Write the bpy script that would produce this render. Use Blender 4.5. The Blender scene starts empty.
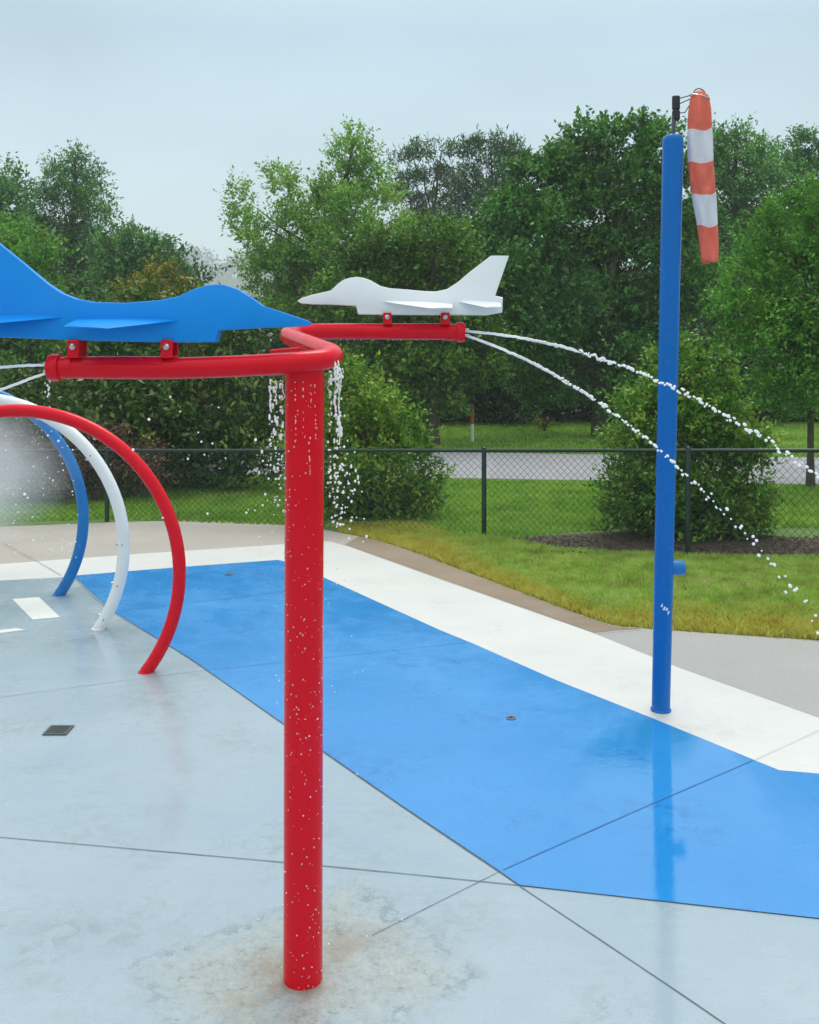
import bpy, bmesh, math, random
import numpy as np
from mathutils import Vector, Matrix

R = math.radians
CAM_Z, HOR, F, CX = 2.0, 350.0, 1000.0, 409.5
scene = bpy.context.scene
COL = scene.collection
rng = np.random.default_rng(7)
random.seed(7)

def at(px, py, Y):
    "point seen at pixel (px,py) standing at depth Y"
    return Vector(((px - CX) / F * Y, Y, CAM_Z - (py - HOR) / F * Y))

def g(px, py, z=0.0):
    "point of the flat ground seen at a pixel"
    Y = (CAM_Z - z) * F / (py - HOR)
    return Vector(((px - CX) / F * Y, Y, z))

# ------------------------------------------------------------------ object helpers
def tag(o, label=None, cat=None, group=None, kind=None):
    if label: o['label'] = label
    if cat: o['category'] = cat
    if group: o['group'] = group
    if kind: o['kind'] = kind
    return o

def empty(name, loc=(0, 0, 0)):
    o = bpy.data.objects.new(name, None)
    o.location = loc
    o.empty_display_size = 0.1
    COL.objects.link(o)
    return o

class MB:
    def __init__(self): self.v, self.f, self.m = [], [], []
    def add(self, vs, fs, mi=0):
        n = len(self.v)
        self.v += [tuple(p) for p in vs]
        self.f += [tuple(i + n for i in q) for q in fs]
        self.m += [mi] * len(fs)
    def tube(self, pts, rad, seg=16, caps=True, mi=0, flat=1.0):
        pts = [Vector(p) for p in pts]
        if not hasattr(rad, '__len__'): rad = [rad] * len(pts)
        vs, fs = [], []
        t = (pts[1] - pts[0]).normalized()
        u = t.orthogonal().normalized()
        for i, p in enumerate(pts):
            if i == 0: t2 = pts[1] - pts[0]
            elif i == len(pts) - 1: t2 = pts[-1] - pts[-2]
            else: t2 = (pts[i + 1] - p).normalized() + (p - pts[i - 1]).normalized()
            t2 = t2.normalized()
            u = (u - t2 * u.dot(t2)).normalized()
            w = t2.cross(u)
            for k in range(seg):
                a = 2 * math.pi * k / seg
                vs.append(p + (u * math.cos(a) + w * math.sin(a)) * rad[i])
        for i in range(len(pts) - 1):
            for k in range(seg):
                a, b = i * seg + k, i * seg + (k + 1) % seg
                fs.append((a, b, b + seg, a + seg))
        if caps:
            fs.append(tuple(range(seg))[::-1])
            fs.append(tuple(range((len(pts) - 1) * seg, len(pts) * seg)))
        self.add(vs, fs, mi)
    def box(self, c, s, mi=0, rot=None):
        vs = []
        for x in (-.5, .5):
            for y in (-.5, .5):
                for z in (-.5, .5):
                    p = Vector((x * s[0], y * s[1], z * s[2]))
                    if rot: p = rot @ p
                    vs.append(Vector(c) + p)
        self.add(vs, [(0, 1, 3, 2), (4, 6, 7, 5), (0, 4, 5, 1), (2, 3, 7, 6), (0, 2, 6, 4), (1, 5, 7, 3)], mi)
    def poly(self, pts, mi=0):
        self.add(pts, [tuple(range(len(pts)))], mi)
    def build(self, name, mat, parent=None, smooth=True, bevel=0, loc=None, tri=False):
        me = bpy.data.meshes.new(name)
        me.from_pydata(self.v, [], self.f)
        mats = mat if isinstance(mat, (list, tuple)) else [mat]
        for m in mats: me.materials.append(m)
        if len(mats) > 1: me.polygons.foreach_set('material_index', self.m)
        bm = bmesh.new(); bm.from_mesh(me)
        if tri: bmesh.ops.triangulate(bm, faces=[q for q in bm.faces if len(q.verts) > 4])
        if not tri or len(bm.faces) > 1: bmesh.ops.recalc_face_normals(bm, faces=bm.faces)
        bm.to_mesh(me); bm.free()
        if smooth:
            me.polygons.foreach_set('use_smooth', [True] * len(me.polygons))
        o = bpy.data.objects.new(name, me)
        COL.objects.link(o)
        if smooth:
            try: me.set_sharp_from_angle(angle=R(38))
            except Exception: pass
        if bevel:
            b = o.modifiers.new('bevel', 'BEVEL'); b.width = bevel; b.segments = 2; b.limit_method = 'ANGLE'
        if parent:
            o.parent = parent
            o.matrix_parent_inverse = parent_world(parent).inverted()
        return o

def parent_world(p):
    from mathutils import Matrix
    m = Matrix.Translation(p.location)
    if p.parent: m = m  # parents in this script carry translations only; children mesh parts sit at origin
    return m if p.type == 'EMPTY' else (parent_world(p.parent) @ p.matrix_parent_inverse @ Matrix.Translation(p.location) if p.parent else m)

def np_mesh(name, V, Q, mat, parent=None, smooth=False):
    me = bpy.data.meshes.new(name)
    n, q = len(V), len(Q)
    k = Q.shape[1]
    me.vertices.add(n); me.vertices.foreach_set('co', V.astype(np.float32).ravel())
    me.loops.add(q * k); me.loops.foreach_set('vertex_index', Q.astype(np.int32).ravel())
    me.polygons.add(q); me.polygons.foreach_set('loop_start', np.arange(0, q * k, k, dtype=np.int32))
    if smooth: me.polygons.foreach_set('use_smooth', np.ones(q, dtype=bool))
    me.materials.append(mat)
    me.update(calc_edges=True)
    o = bpy.data.objects.new(name, me)
    COL.objects.link(o)
    if parent:
        o.parent = parent
        o.matrix_parent_inverse = parent_world(parent).inverted()
    return o

# ------------------------------------------------------------------ materials
def nodes_of(name):
    m = bpy.data.materials.new(name)
    m.use_nodes = True
    nt = m.node_tree
    return m, nt, nt.nodes, nt.links, nt.nodes['Principled BSDF']

def N(nt, t, **kw):
    n = nt.nodes.new(t)
    for k, v in kw.items():
        if k in n.inputs.keys() if isinstance(k, str) else False: n.inputs[k].default_value = v
        else: setattr(n, k, v)
    return n

def noise(nt, co, scale, detail=4, rough=.55, dist=0):
    n = nt.nodes.new('ShaderNodeTexNoise')
    n.inputs['Scale'].default_value = scale
    n.inputs['Detail'].default_value = detail
    n.inputs['Roughness'].default_value = rough
    n.inputs['Distortion'].default_value = dist
    nt.links.new(co, n.inputs['Vector'])
    return n.outputs['Fac']

def ramp(nt, fac, stops, mode='LINEAR'):
    n = nt.nodes.new('ShaderNodeValToRGB')
    n.color_ramp.interpolation = mode
    e = n.color_ramp.elements
    while len(e) < len(stops): e.new(.5)
    for i, (p, c) in enumerate(stops):
        e[i].position = p
        e[i].color = (*c, 1) if hasattr(c, '__len__') else (c, c, c, 1)
    nt.links.new(fac, n.inputs['Fac'])
    return n.outputs['Color']

def mix(nt, fac, a, b, blend='MIX'):
    n = nt.nodes.new('ShaderNodeMix'); n.data_type = 'RGBA'; n.blend_type = blend
    for i, v in ((0, fac), (6, a), (7, b)):
        s = n.inputs[i]
        if hasattr(v, 'is_linked'): nt.links.new(v, s)
        elif hasattr(v, '__len__'): s.default_value = (*v, 1)
        else: s.default_value = v if i == 0 else (v, v, v, 1)
    return n.outputs[2]

def math_(nt, op, a, b=0.0, clamp=False):
    n = nt.nodes.new('ShaderNodeMath'); n.operation = op; n.use_clamp = clamp
    for s, v in ((n.inputs[0], a), (n.inputs[1], b)):
        if hasattr(v, 'is_linked'): nt.links.new(v, s)
        else: s.default_value = v
    return n.outputs[0]

def coord(nt, which='Object'):
    return nt.nodes.new('ShaderNodeTexCoord').outputs[which]

def bump(nt, bsdf, h, strength=.2, dist=.01):
    b = nt.nodes.new('ShaderNodeBump')
    b.inputs['Strength'].default_value = strength
    b.inputs['Distance'].default_value = dist
    nt.links.new(h, b.inputs['Height'])
    nt.links.new(b.outputs['Normal'], bsdf.inputs['Normal'])

def paint(name, c, rough=.3, var=.12, coat=.3, wear=None):
    m, nt, ns, lk, b = nodes_of(name)
    co = coord(nt)
    f1 = noise(nt, co, 6, 5)
    f2 = noise(nt, co, 60, 3)
    dark = tuple(x * (1 - var) for x in c); lite = tuple(min(1, x * (1 + var) + .004) for x in c)
    col = mix(nt, f1, dark, lite)
    if wear:
        w = ramp(nt, noise(nt, co, 34, 6, .7), [(.66, 0), (.70, 1)])
        col = mix(nt, math_(nt, 'MULTIPLY', w, .7), col, wear)
    lk.new(col, b.inputs['Base Color'])
    lk.new(ramp(nt, f1, [(.3, rough * .7), (.7, rough * 1.35)]), b.inputs['Roughness'])
    b.inputs['Specular IOR Level'].default_value = .2
    b.inputs['Coat Weight'].default_value = coat
    b.inputs['Coat Roughness'].default_value = .12
    bump(nt, b, f2, .03, .001)
    return m

def plain(name, c, rough=.5, metal=0):
    m, nt, ns, lk, b = nodes_of(name)
    co = coord(nt)
    lk.new(mix(nt, noise(nt, co, 25, 4), tuple(x * .75 for x in c), tuple(min(1, x * 1.2) for x in c)), b.inputs['Base Color'])
    b.inputs['Roughness'].default_value = rough
    b.inputs['Metallic'].default_value = metal
    return m

def leaf_mat(name, dark, mid, lite, trans=.22, rough=.45, yellow=None, yscale=.9, gain=1.0):
    dark, mid, lite = (tuple(min(.6, x * k * q * gain * 1.12) for x, k in zip(c, (1.1, 1.12, .76))) for c, q in ((dark, 1.4), (mid, 2.3), (lite, 3.0)))
    m, nt, ns, lk, b = nodes_of(name)
    geo = nt.nodes.new('ShaderNodeNewGeometry')
    co = coord(nt)
    rnd = geo.outputs['Random Per Island']
    big = noise(nt, co, yscale, 3)
    spr = noise(nt, co, yscale * 4.5, 2)
    t = math_(nt, 'ADD', math_(nt, 'MULTIPLY', rnd, .45), math_(nt, 'MULTIPLY', math_(nt, 'SUBTRACT', math_(nt, 'ADD', math_(nt, 'MULTIPLY', big, .5), math_(nt, 'MULTIPLY', spr, .5)), .37), 2.0), True)
    col = ramp(nt, t, [(.0, dark), (.5, mid), (.95, lite)])
    if yellow:
        k = math_(nt, 'GREATER_THAN', math_(nt, 'ADD', math_(nt, 'MULTIPLY', rnd, .5), math_(nt, 'MULTIPLY', noise(nt, co, yscale * 1.7, 2), .9)), .86)
        col = mix(nt, math_(nt, 'MULTIPLY', k, .7), col, yellow)
    lk.new(col, b.inputs['Base Color'])
    b.inputs['Roughness'].default_value = rough
    b.inputs['Specular IOR Level'].default_value = .18
    tr = nt.nodes.new('ShaderNodeBsdfTranslucent')
    lk.new(mix(nt, 1.0, col, (1.0, 1.15, .55), 'MULTIPLY'), tr.inputs['Color'])
    mx = nt.nodes.new('ShaderNodeMixShader'); mx.inputs[0].default_value = trans
    lk.new(b.outputs[0], mx.inputs[1]); lk.new(tr.outputs[0], mx.inputs[2])
    lk.new(mx.outputs[0], ns['Material Output'].inputs['Surface'])
    return m

def bark_mat(name, c):
    m, nt, ns, lk, b = nodes_of(name)
    mp = nt.nodes.new('ShaderNodeMapping'); mp.inputs['Scale'].default_value = (1, 1, .2)
    lk.new(coord(nt), mp.inputs[0])
    f = noise(nt, mp.outputs[0], 30, 6, .7)
    lk.new(ramp(nt, f, [(.3, tuple(x * .45 for x in c)), (.7, tuple(x * 1.3 for x in c))]), b.inputs['Base Color'])
    b.inputs['Roughness'].default_value = .9
    bump(nt, b, f, .6, .02)
    return m

def ground_mat(name, c1, c2, rough=.9, scale=3, fine=120, bumpk=.3, third=None):
    m, nt, ns, lk, b = nodes_of(name)
    co = coord(nt)
    col = mix(nt, ramp(nt, noise(nt, co, scale, 6, .65), [(.3, 0), (.7, 1)]), c1, c2)
    if third:
        col = mix(nt, ramp(nt, noise(nt, co, scale * .37, 4, .6), [(.5, 0), (.66, 1)]), col, third)
    f = noise(nt, co, fine, 3, .6)
    col = mix(nt, 1.0, col, ramp(nt, f, [(.25, .72), (.75, 1.22)]), 'MULTIPLY')
    lk.new(col, b.inputs['Base Color'])
    b.inputs['Roughness'].default_value = rough
    bump(nt, b, f, bumpk, .01)
    return m

def wet_pavement(name, c, c2, dirt, wet=(.42, .62), r_wet=.06, r_dry=.32, patch=None, seed=0.0, puddle=None, ior=1.45, rip=.035):
    """painted concrete with a thin, uneven film of water"""
    m, nt, ns, lk, b = nodes_of(name)
    co0 = coord(nt)
    mp = nt.nodes.new('ShaderNodeMapping'); mp.inputs['Location'].default_value = (seed, seed * .7, 0)
    lk.new(co0, mp.inputs[0]); co = mp.outputs[0]
    big = noise(nt, co, .8, 5, .6)
    med = noise(nt, co, 4.5, 6, .65, .4)
    fine = noise(nt, co, 170, 3, .6)
    brush = None
    col = mix(nt, ramp(nt, big, [(.32, 0), (.68, 1)]), c, c2)
    mp2 = nt.nodes.new('ShaderNodeMapping'); mp2.inputs['Rotation'].default_value = (0, 0, R(38)); mp2.inputs['Scale'].default_value = (1.2, 14, 1)
    lk.new(co, mp2.inputs[0])
    br = noise(nt, mp2.outputs[0], 2.0, 5, .65)
    col = mix(nt, 1.0, col, ramp(nt, br, [(.3, .975), (.7, 1.02)]), 'MULTIPLY')
    # grime in loose patches
    d = math_(nt, 'MULTIPLY', ramp(nt, noise(nt, co, 1.7, 4, .6), [(.47, 0), (.66, 1)]), ramp(nt, noise(nt, co, 13, 9, .8, .6), [(.46, 0), (.60, 1)]))
    col = mix(nt, math_(nt, 'MULTIPLY', d, .75), col, dirt)
    col = mix(nt, 1.0, col, ramp(nt, fine, [(.3, .93), (.7, 1.05)]), 'MULTIPLY')
    rough = ramp(nt, math_(nt, 'ADD', math_(nt, 'MULTIPLY', big, .5), math_(nt, 'MULTIPLY', med, .5)), [(wet[0], r_wet), (wet[1], r_dry)])
    hgt = math_(nt, 'ADD', math_(nt, 'MULTIPLY', fine, .25), noise(nt, co, 22, 3, .5))
    bs = rip
    if patch:
        # the worn, unpainted diamond of bare aggregate round the post
        px, py, ra, rb, ang = patch
        mpp = nt.nodes.new('ShaderNodeMapping'); mpp.vector_type = 'TEXTURE'
        mpp.inputs['Location'].default_value = (px, py, 0); mpp.inputs['Rotation'].default_value = (0, 0, ang)
        mpp.inputs['Scale'].default_value = (ra, rb, 1)
        lk.new(co0, mpp.inputs[0])
        sx = nt.nodes.new('ShaderNodeSeparateXYZ'); lk.new(mpp.outputs[0], sx.inputs[0])
        ax = math_(nt, 'ABSOLUTE', sx.outputs[0]); ay = math_(nt, 'ABSOLUTE', sx.outputs[1])
        dd = math_(nt, 'MAXIMUM', ax, ay)
        e = noise(nt, co0, 9, 6, .72)
        dn = math_(nt, 'ADD', dd, math_(nt, 'MULTIPLY', math_(nt, 'SUBTRACT', e, .5), 1.1))
        inside = ramp(nt, dn, [(.62, 1), (1.0, 0)])
        rim = math_(nt, 'MULTIPLY', ramp(nt, dn, [(.86, 0), (.92, 1)]), ramp(nt, dn, [(.97, 1), (1.03, 0)]))
        agg = nt.nodes.new('ShaderNodeTexVoronoi'); agg.inputs['Scale'].default_value = 95
        lk.new(co0, agg.inputs['Vector'])
        ac = ramp(nt, agg.outputs['Distance'], [(.1, (.38, .43, .43)), (.55, (.28, .335, .345))])
        sp = ramp(nt, noise(nt, co0, 26, 9, .85), [(.38, (.12, .15, .14)), (.46, (.30, .345, .33)), (.58, (.40, .445, .42)), (.72, (.56, .59, .54))])
        ac = mix(nt, .65, ac, sp)
        brown = ramp(nt, noise(nt, co0, 5.5, 6, .7), [(.42, 0), (.60, 1)])
        near = ramp(nt, math_(nt, 'ADD', math_(nt, 'POWER', math_(nt, 'ADD', math_(nt, 'POWER', sx.outputs[0], 2), math_(nt, 'POWER', sx.outputs[1], 2)), .5), math_(nt, 'MULTIPLY', e, .25)), [(.25, 1), (.95, 0)])
        ac = mix(nt, math_(nt, 'MULTIPLY', math_(nt, 'MULTIPLY', brown, near), .92), ac, (.24, .185, .11))
        col = mix(nt, math_(nt, 'MULTIPLY', inside, .95), col, ac)
        col = mix(nt, math_(nt, 'MULTIPLY', math_(nt, 'MULTIPLY', rim, ramp(nt, e, [(.46, 0), (.56, 1)])), .5), col, (.15, .18, .18))
        rough = mix(nt, inside, rough, .32)
        hgt = math_(nt, 'ADD', hgt, math_(nt, 'MULTIPLY', math_(nt, 'MULTIPLY', agg.outputs['Distance'], inside), 1.6))
        bs = .07
    b.inputs['IOR'].default_value = 1.45
    if puddle:
        px, py, ra, rb, ang = puddle
        mpp = nt.nodes.new('ShaderNodeMapping'); mpp.vector_type = 'TEXTURE'
        mpp.inputs['Location'].default_value = (px, py, 0); mpp.inputs['Rotation'].default_value = (0, 0, ang)
        mpp.inputs['Scale'].default_value = (ra, rb, 1)
        lk.new(co0, mpp.inputs[0])
        ln = nt.nodes.new('ShaderNodeVectorMath'); ln.operation = 'LENGTH'; lk.new(mpp.outputs[0], ln.inputs[0])
        pd = math_(nt, 'ADD', ln.outputs['Value'], math_(nt, 'MULTIPLY', math_(nt, 'SUBTRACT', noise(nt, co0, 7, 6, .7), .5), .55))
        wetm = ramp(nt, pd, [(.72, 1), (.95, 0)])
        rough = mix(nt, wetm, rough, .012)
        b.inputs['IOR'].default_value = ior
    lk.new(col, b.inputs['Base Color'])
    lk.new(rough, b.inputs['Roughness'])
    b.inputs['Specular IOR Level'].default_value = .5
    bump(nt, b, hgt, bs, .006)
    return m

M = {}
M['red'] = paint('red powder coat', (.70, .0012, .014), .22, .06, .0)
M['white_paint'] = paint('white powder coat', (.78, .80, .79), .35, .06, .3)
M['hoop_blue'] = paint('blue hoop paint', (.012, .17, .46), .35, .2, .1, (.2, .36, .46))
M['plane_blue'] = paint('blue moulded plastic', (.003, .25, .74), .4, .04, .0)
M['plane_white'] = paint('white moulded plastic', (.80, .83, .84), .4, .04, .1)
M['pole_blue'] = paint('blue pole paint', (.001, .135, .46), .24, .05, .0)
M['steel'] = plain('stainless steel', (.55, .55, .54), .3, .9)
M['black'] = plain('black rubber', (.012, .012, .014), .45)
M['fence'] = paint('dark green vinyl', (.012, .035, .028), .35, .3, .3)
M['bark'] = bark_mat('bark', (.10, .075, .055))
M['pine_bark'] = bark_mat('pine bark', (.12, .075, .05))
M['iron'] = plain('cast iron', (.09, .105, .10), .5, .2)

# ------------------------------------------------------------------ camera, sky, light
cam = bpy.data.cameras.new('camera'); co = bpy.data.objects.new('camera', cam); COL.objects.link(co)
co.location = (0, 0, CAM_Z); co.rotation_euler = (R(90), 0, 0)
cam.sensor_fit = 'VERTICAL'; cam.sensor_height = 24; cam.lens = 24 * F / 1024
cam.shift_y = -(512 - HOR) / 1024
cam.clip_start = .05; cam.clip_end = 3000
scene.camera = co

SUN_EL, SUN_ROT = R(62), R(200)
w = bpy.data.worlds.new('World'); scene.world = w; w.use_nodes = True
nt = w.node_tree; bg = nt.nodes['Background']
sky = nt.nodes.new('ShaderNodeTexSky'); sky.sky_type = 'NISHITA'; sky.sun_disc = False
sky.sun_elevation = SUN_EL; sky.sun_rotation = SUN_ROT; sky.air_density = 1.2; sky.dust_density = 4
gen = nt.nodes.new('ShaderNodeTexCoord').outputs['Generated']
sx = nt.nodes.new('ShaderNodeSeparateXYZ'); nt.links.new(gen, sx.inputs[0])
up = math_(nt, 'MAXIMUM', sx.outputs[2], 0.0)
mpw = nt.nodes.new('ShaderNodeMapping'); mpw.inputs['Scale'].default_value = (1, 1, 2.6)
nt.links.new(gen, mpw.inputs[0])
cl = noise(nt, mpw.outputs[0], 2.2, 5, .5)
# an even layer of cloud: pale near the horizon, a touch bluer and then brighter overhead
base = ramp(nt, up, [(0.0, (6.5, 7.7, 8.2)), (.14, (5.9, 7.3, 8.1)), (.30, (5.0, 6.65, 7.75)), (.55, (8.6, 9.5, 10.1)), (1.0, (15.5, 15.9, 16.0))])
# colour ramps clamp nothing above 1 in blender, values stay
cloud = mix(nt, 1.0, base, ramp(nt, cl, [(.3, .91), (.7, 1.13)]), 'MULTIPLY')
nt.links.new(mix(nt, .93, sky.outputs[0], cloud), bg.inputs['Color'])
bg.inputs['Strength'].default_value = .1
sun = bpy.data.lights.new('sun', 'SUN'); sun.energy = 1.4; sun.angle = R(25); sun.color = (1, .97, .92)
so = bpy.data.objects.new('sun', sun); COL.objects.link(so)
so.rotation_euler = (R(90) - SUN_EL, 0, -SUN_ROT + math.pi)
so.rotation_euler = (R(28), 0, R(160))
vs = scene.view_settings
scene.display_settings.display_device = 'sRGB'
vs.view_transform = 'Standard'; vs.look = 'None'; vs.exposure = .14; vs.gamma = 1; vs.use_curve_mapping = False
scene.cycles.max_bounces = 8; scene.cycles.transparent_max_bounces = 12
scene.cycles.volume_bounces = 2
scene.cycles.use_denoising = True

# ------------------------------------------------------------------ ground, pavements
def sheet(name, pts, z, mat):
    mb = MB(); mb.poly([(p[0], p[1], z) for p in pts])
    o = mb.build(name, mat, smooth=False)
    me = o.data
    if me.polygons[0].normal.z < 0: me.flip_normals()
    bm = bmesh.new(); bm.from_mesh(me); bmesh.ops.triangulate(bm, faces=bm.faces); bm.to_mesh(me); bm.free()
    tag(o, kind='structure')
    return o

def smooth_line(pts, n=6):
    "catmull-rom through pixel points"
    out = []
    P = [pts[0]] + list(pts) + [pts[-1]]
    for i in range(1, len(P) - 2):
        for k in range(n):
            t = k / n
            q = []
            for d in (0, 1):
                a, b, c, e = (P[i - 1][d], P[i][d], P[i + 1][d], P[i + 2][d])
                q.append(.5 * (2 * b + (c - a) * t + (2 * a - 5 * b + 4 * c - e) * t * t + (3 * b - a - 3 * c + e) * t ** 3))
            out.append(tuple(q))
    out.append(tuple(pts[-1]))
    return out

M['lawn'] = ground_mat('mown lawn', (.075, .145, .025), (.115, .20, .038), .95, 1.3, 90, .5)
M['tan'] = ground_mat('tan broom finished concrete', (.35, .325, .28), (.40, .375, .33), .7, 1.2, 150, .1, (.37, .33, .27))
M['brown'] = ground_mat('brown stained concrete', (.21, .155, .105), (.27, .21, .15), .7, 1.6, 150, .1, (.18, .13, .085))
M['grey'] = ground_mat('grey sidewalk concrete', (.31, .31, .295), (.35, .35, .335), .75, 1.0, 150, .1)
M['asphalt'] = ground_mat('old grey asphalt', (.28, .28, .295), (.33, .33, .345), .85, .8, 60, .1)
M['mulch'] = ground_mat('bark mulch', (.06, .044, .028), (.11, .082, .055), .95, 14, 60, .8)
M['white_band'] = wet_pavement('white painted concrete', (.575, .58, .55), (.64, .64, .61), (.5, .5, .46), (.2, .35), .2, .45, None, 3.1)
M['blue_pad'] = wet_pavement('wet blue painted concrete', (.020, .230, .575), (.034, .265, .61), (.010, .155, .45), (.42, .66), .2, .38, None, 11.3, (1.15, 4.4, .5, 1.2, R(-13)), 1.75, .05)
pole_base = g(300.9, 990.5, .016) + Vector((0, .06, -.016))
pc = pole_base
M['pad'] = wet_pavement('wet pale grey blue concrete', (.285, .375, .43), (.34, .42, .465), (.24, .29, .29), (.40, .62), .13, .34,
                        (pc.x + .0, pc.y + .04, .48, .39, R(36)), 5.7, (.86, 3.2, .3, .62, R(-13)), 1.6)

lawn = sheet('lawn', [(-1500, -60), (1500, -60), (1500, 2500), (-1500, 2500)], 0, M['lawn'])

E1 = smooth_line([(-500, 545), (-200, 533), (0, 527), (105, 523), (200, 521), (280, 525), (340, 533), (400, 548), (500, 585), (600, 622), (640, 628.5), (700, 633), (819, 641), (1100, 660), (1700, 700)])
near = [(9, 3), (9, -6), (-12, -6), (-12, 9)]
path = sheet('path', [g(*p) for p in E1] + near, .004, M['tan'])
sidewalk = sheet('sidewalk', [g(593, 633, .008), g(640, 629.5, .008)] + [g(*p, .008) for p in ((700, 634), (819, 642), (1100, 661), (1690, 701))] + [g(1680, 1040, .008), g(1000, 790, .008), g(819, 722, .008), g(681, 670, .008)], .008, M['grey'])
slab = sheet('path', [g(*p, .006) for p in ((345, 544.5), (440, 578), (593, 632.2))] + [g(*p, .006) for p in [(640, 628.5)] + [q for q in E1 if 352 < q[0] < 638][::-1]], .006, M['brown'])
W = [(-500, 607), (0, 564), (150, 553), (273, 545), (312, 541.5), (330, 541.5), (350, 547), (440, 579.5), (593, 633), (681, 668.5), (819, 718), (1000, 783), (1700, 1030)]
white = sheet('white_pavement', [g(*p, .012) for p in W] + [(6, 1), (6, -5), (-11, -5), (-11, 7)], .012, M['white_band'])
pad = sheet('splash_pad', [g(*p, .016) for p in ((-500, 622), (0, 580.5), (75, 576.5), (283, 562), (440, 632), (651, 719), (779, 772), (819, 775), (1300, 800))] + [(5.9, 1), (5.9, -4.9), (-10.9, -4.9), (-10.9, 6.8)], .016, M['pad'])
BL = [(74, 575.5), (180, 567), (278, 559.8), (292, 563), (440, 630), (472, 643), (556, 680), (651, 717.5), (779, 770), (819, 773.5), (1300, 799), (1300, 972), (819, 918), (520, 885), (497, 869), (400, 804), (283, 723), (190, 658), (110, 609)]
blue = sheet('blue_pavement', [g(*p, .020) for p in BL], .020, M['blue_pad'])

# control joints, sawn lines in the slab
M['joint'] = plain('dark joint filler', (.11, .135, .15), .6)
M['joint_blue'] = plain('joint in blue paint', (.02, .12, .33), .5)
def joint(pts, w, mat=None, z=.0185):
    if mat is M['joint_blue']: z = .0225
    mb = MB()
    G = [g(*p, z) for p in smooth_line(pts, 8)]
    L, Rr = [], []
    for i, p in enumerate(G):
        d = (G[min(i + 1, len(G) - 1)] - G[max(i - 1, 0)]).normalized()
        n = Vector((-d.y, d.x, 0)) * (w * .23 * (.8 + .4 * random.random()))
        L.append(p + n); Rr.append(p - n)
    n = len(G)
    mb.add(L + Rr, [(i, n + i, n + i + 1, i + 1) for i in range(n - 1)])
    o = mb.build('pavement_joint', mat or M['joint'], smooth=False)
    if o.data.polygons[0].normal.z < 0: o.data.flip_normals()
    tag(o, kind='structure')
joint([(-300, 812), (0, 837), (283, 862), (400, 873), (519, 885), (660, 900), (819, 918), (1200, 960)], .010)
joint([(74, 577), (110, 610), (190, 659), (283, 724), (400, 805), (519, 885)], .008)
joint([(520, 886), (640, 966), (730, 1027), (900, 1145)], .010)
joint([(372, 935), (400, 921), (450, 896), (502, 870)], .006)
joint([(503, 869.5), (560, 844), (651, 804), (753, 760)], .009, M['joint_blue'])
joint([(754, 759.5), (790, 743), (845, 718)], .006, plain('joint in white paint', (.42, .42, .40), .7))
joint([(-200, 724), (0, 697), (150, 677), (205, 670)], .007, plain('pale joint', (.20, .25, .28), .6))
joint([(206, 670), (330, 657), (466, 642.5)], .008, M['joint_blue'])
joint([(112, 611), (200, 601.5), (283, 592), (330, 587)], .009, M['joint_blue'])
joint([(0, 541), (30, 557), (61, 575)], .012, plain('tan joint', (.24, .20, .16), .8))
joint([(593, 633), (616, 630.5), (641, 628.2)], .012, plain('sidewalk joint', (.16, .14, .12), .8))
joint([(-60, 552), (-20, 530)], .012, plain('tan joint', (.24, .20, .16), .8))

M['litter'] = ground_mat('leaf litter', (.02, .022, .012), (.04, .035, .02), .95, 2, 30, .6)
sheet('woodland_floor', [(-200, 34), (-60, 30), (-12, 26.6), (2, 25.8), (8, 26.0), (16, 25.4), (60, 24), (200, 24), (260, 130), (-260, 130)], .004, M['litter'])
# road beyond the fence
road = sheet('road', [(-60, 22.2), (-8, 16.2), (1.0, 15.55), (5, 15.0), (14, 14.0), (60, 8), (60, 12.4), (14, 17.7), (5, 18.9), (1, 19.5), (-8, 20.6), (-60, 26.4)], .004, M['asphalt'])
mul = sheet('mulch_bed', [g(*p, .004) for p in smooth_line([(500, 541), (560, 545), (640, 550), (700, 552.5), (819, 554), (1000, 556), (1100, 552), (1000, 536), (819, 538), (740, 533), (620, 532), (540, 536)], 4)], .004, M['mulch'])

# ------------------------------------------------------------------ grass blades
def inside_poly(x, y, poly):
    n = len(poly); r = np.zeros(len(x), bool); j = n - 1
    for i in range(n):
        xi, yi = poly[i]; xj, yj = poly[j]
        c = ((yi > y) != (yj > y)) & (x < (xj - xi) * (y - yi) / (yj - yi + 1e-12) + xi)
        r ^= c; j = i
    return r

def blades(name, poly, n, h, wdt, mat, label, seed, clump=.5):
    r = np.random.default_rng(seed)
    xs = [p[0] for p in poly]; ys = [p[1] for p in poly]
    x = r.uniform(min(xs), max(xs), n * 3); y = r.uniform(min(ys), max(ys), n * 3)
    k = inside_poly(x, y, poly)
    x, y = x[k][:n], y[k][:n]
    n = len(x)
    c = .5 + .25 * np.sin(x * 3.1 + 1.3 * np.sin(y * 2.3)) + .25 * np.sin(y * 4.7 + x * 1.9)
    hh = h * (.55 + clump * c + .5 * r.random(n))
    a = r.uniform(0, 2 * np.pi, n)
    dx, dy = np.cos(a) * wdt * .5, np.sin(a) * wdt * .5
    lx, ly = r.normal(0, .45, n) * hh, r.normal(0, .45, n) * hh
    z0 = np.zeros(n)
    V = np.empty((n, 4, 3))
    V[:, 0] = np.stack([x - dx, y - dy, z0], 1)
    V[:, 1] = np.stack([x + dx, y + dy, z0], 1)
    V[:, 2] = np.stack([x + dx * .5 + lx * .6, y + dy * .5 + ly * .6, hh * .7], 1)
    V[:, 3] = np.stack([x + lx, y + ly, hh], 1)
    Q = np.arange(n * 4).reshape(n, 4)
    o = np_mesh(name, V.reshape(-1, 3), Q, mat)
    tag(o, label, 'grass', kind='stuff')
    return o

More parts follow.
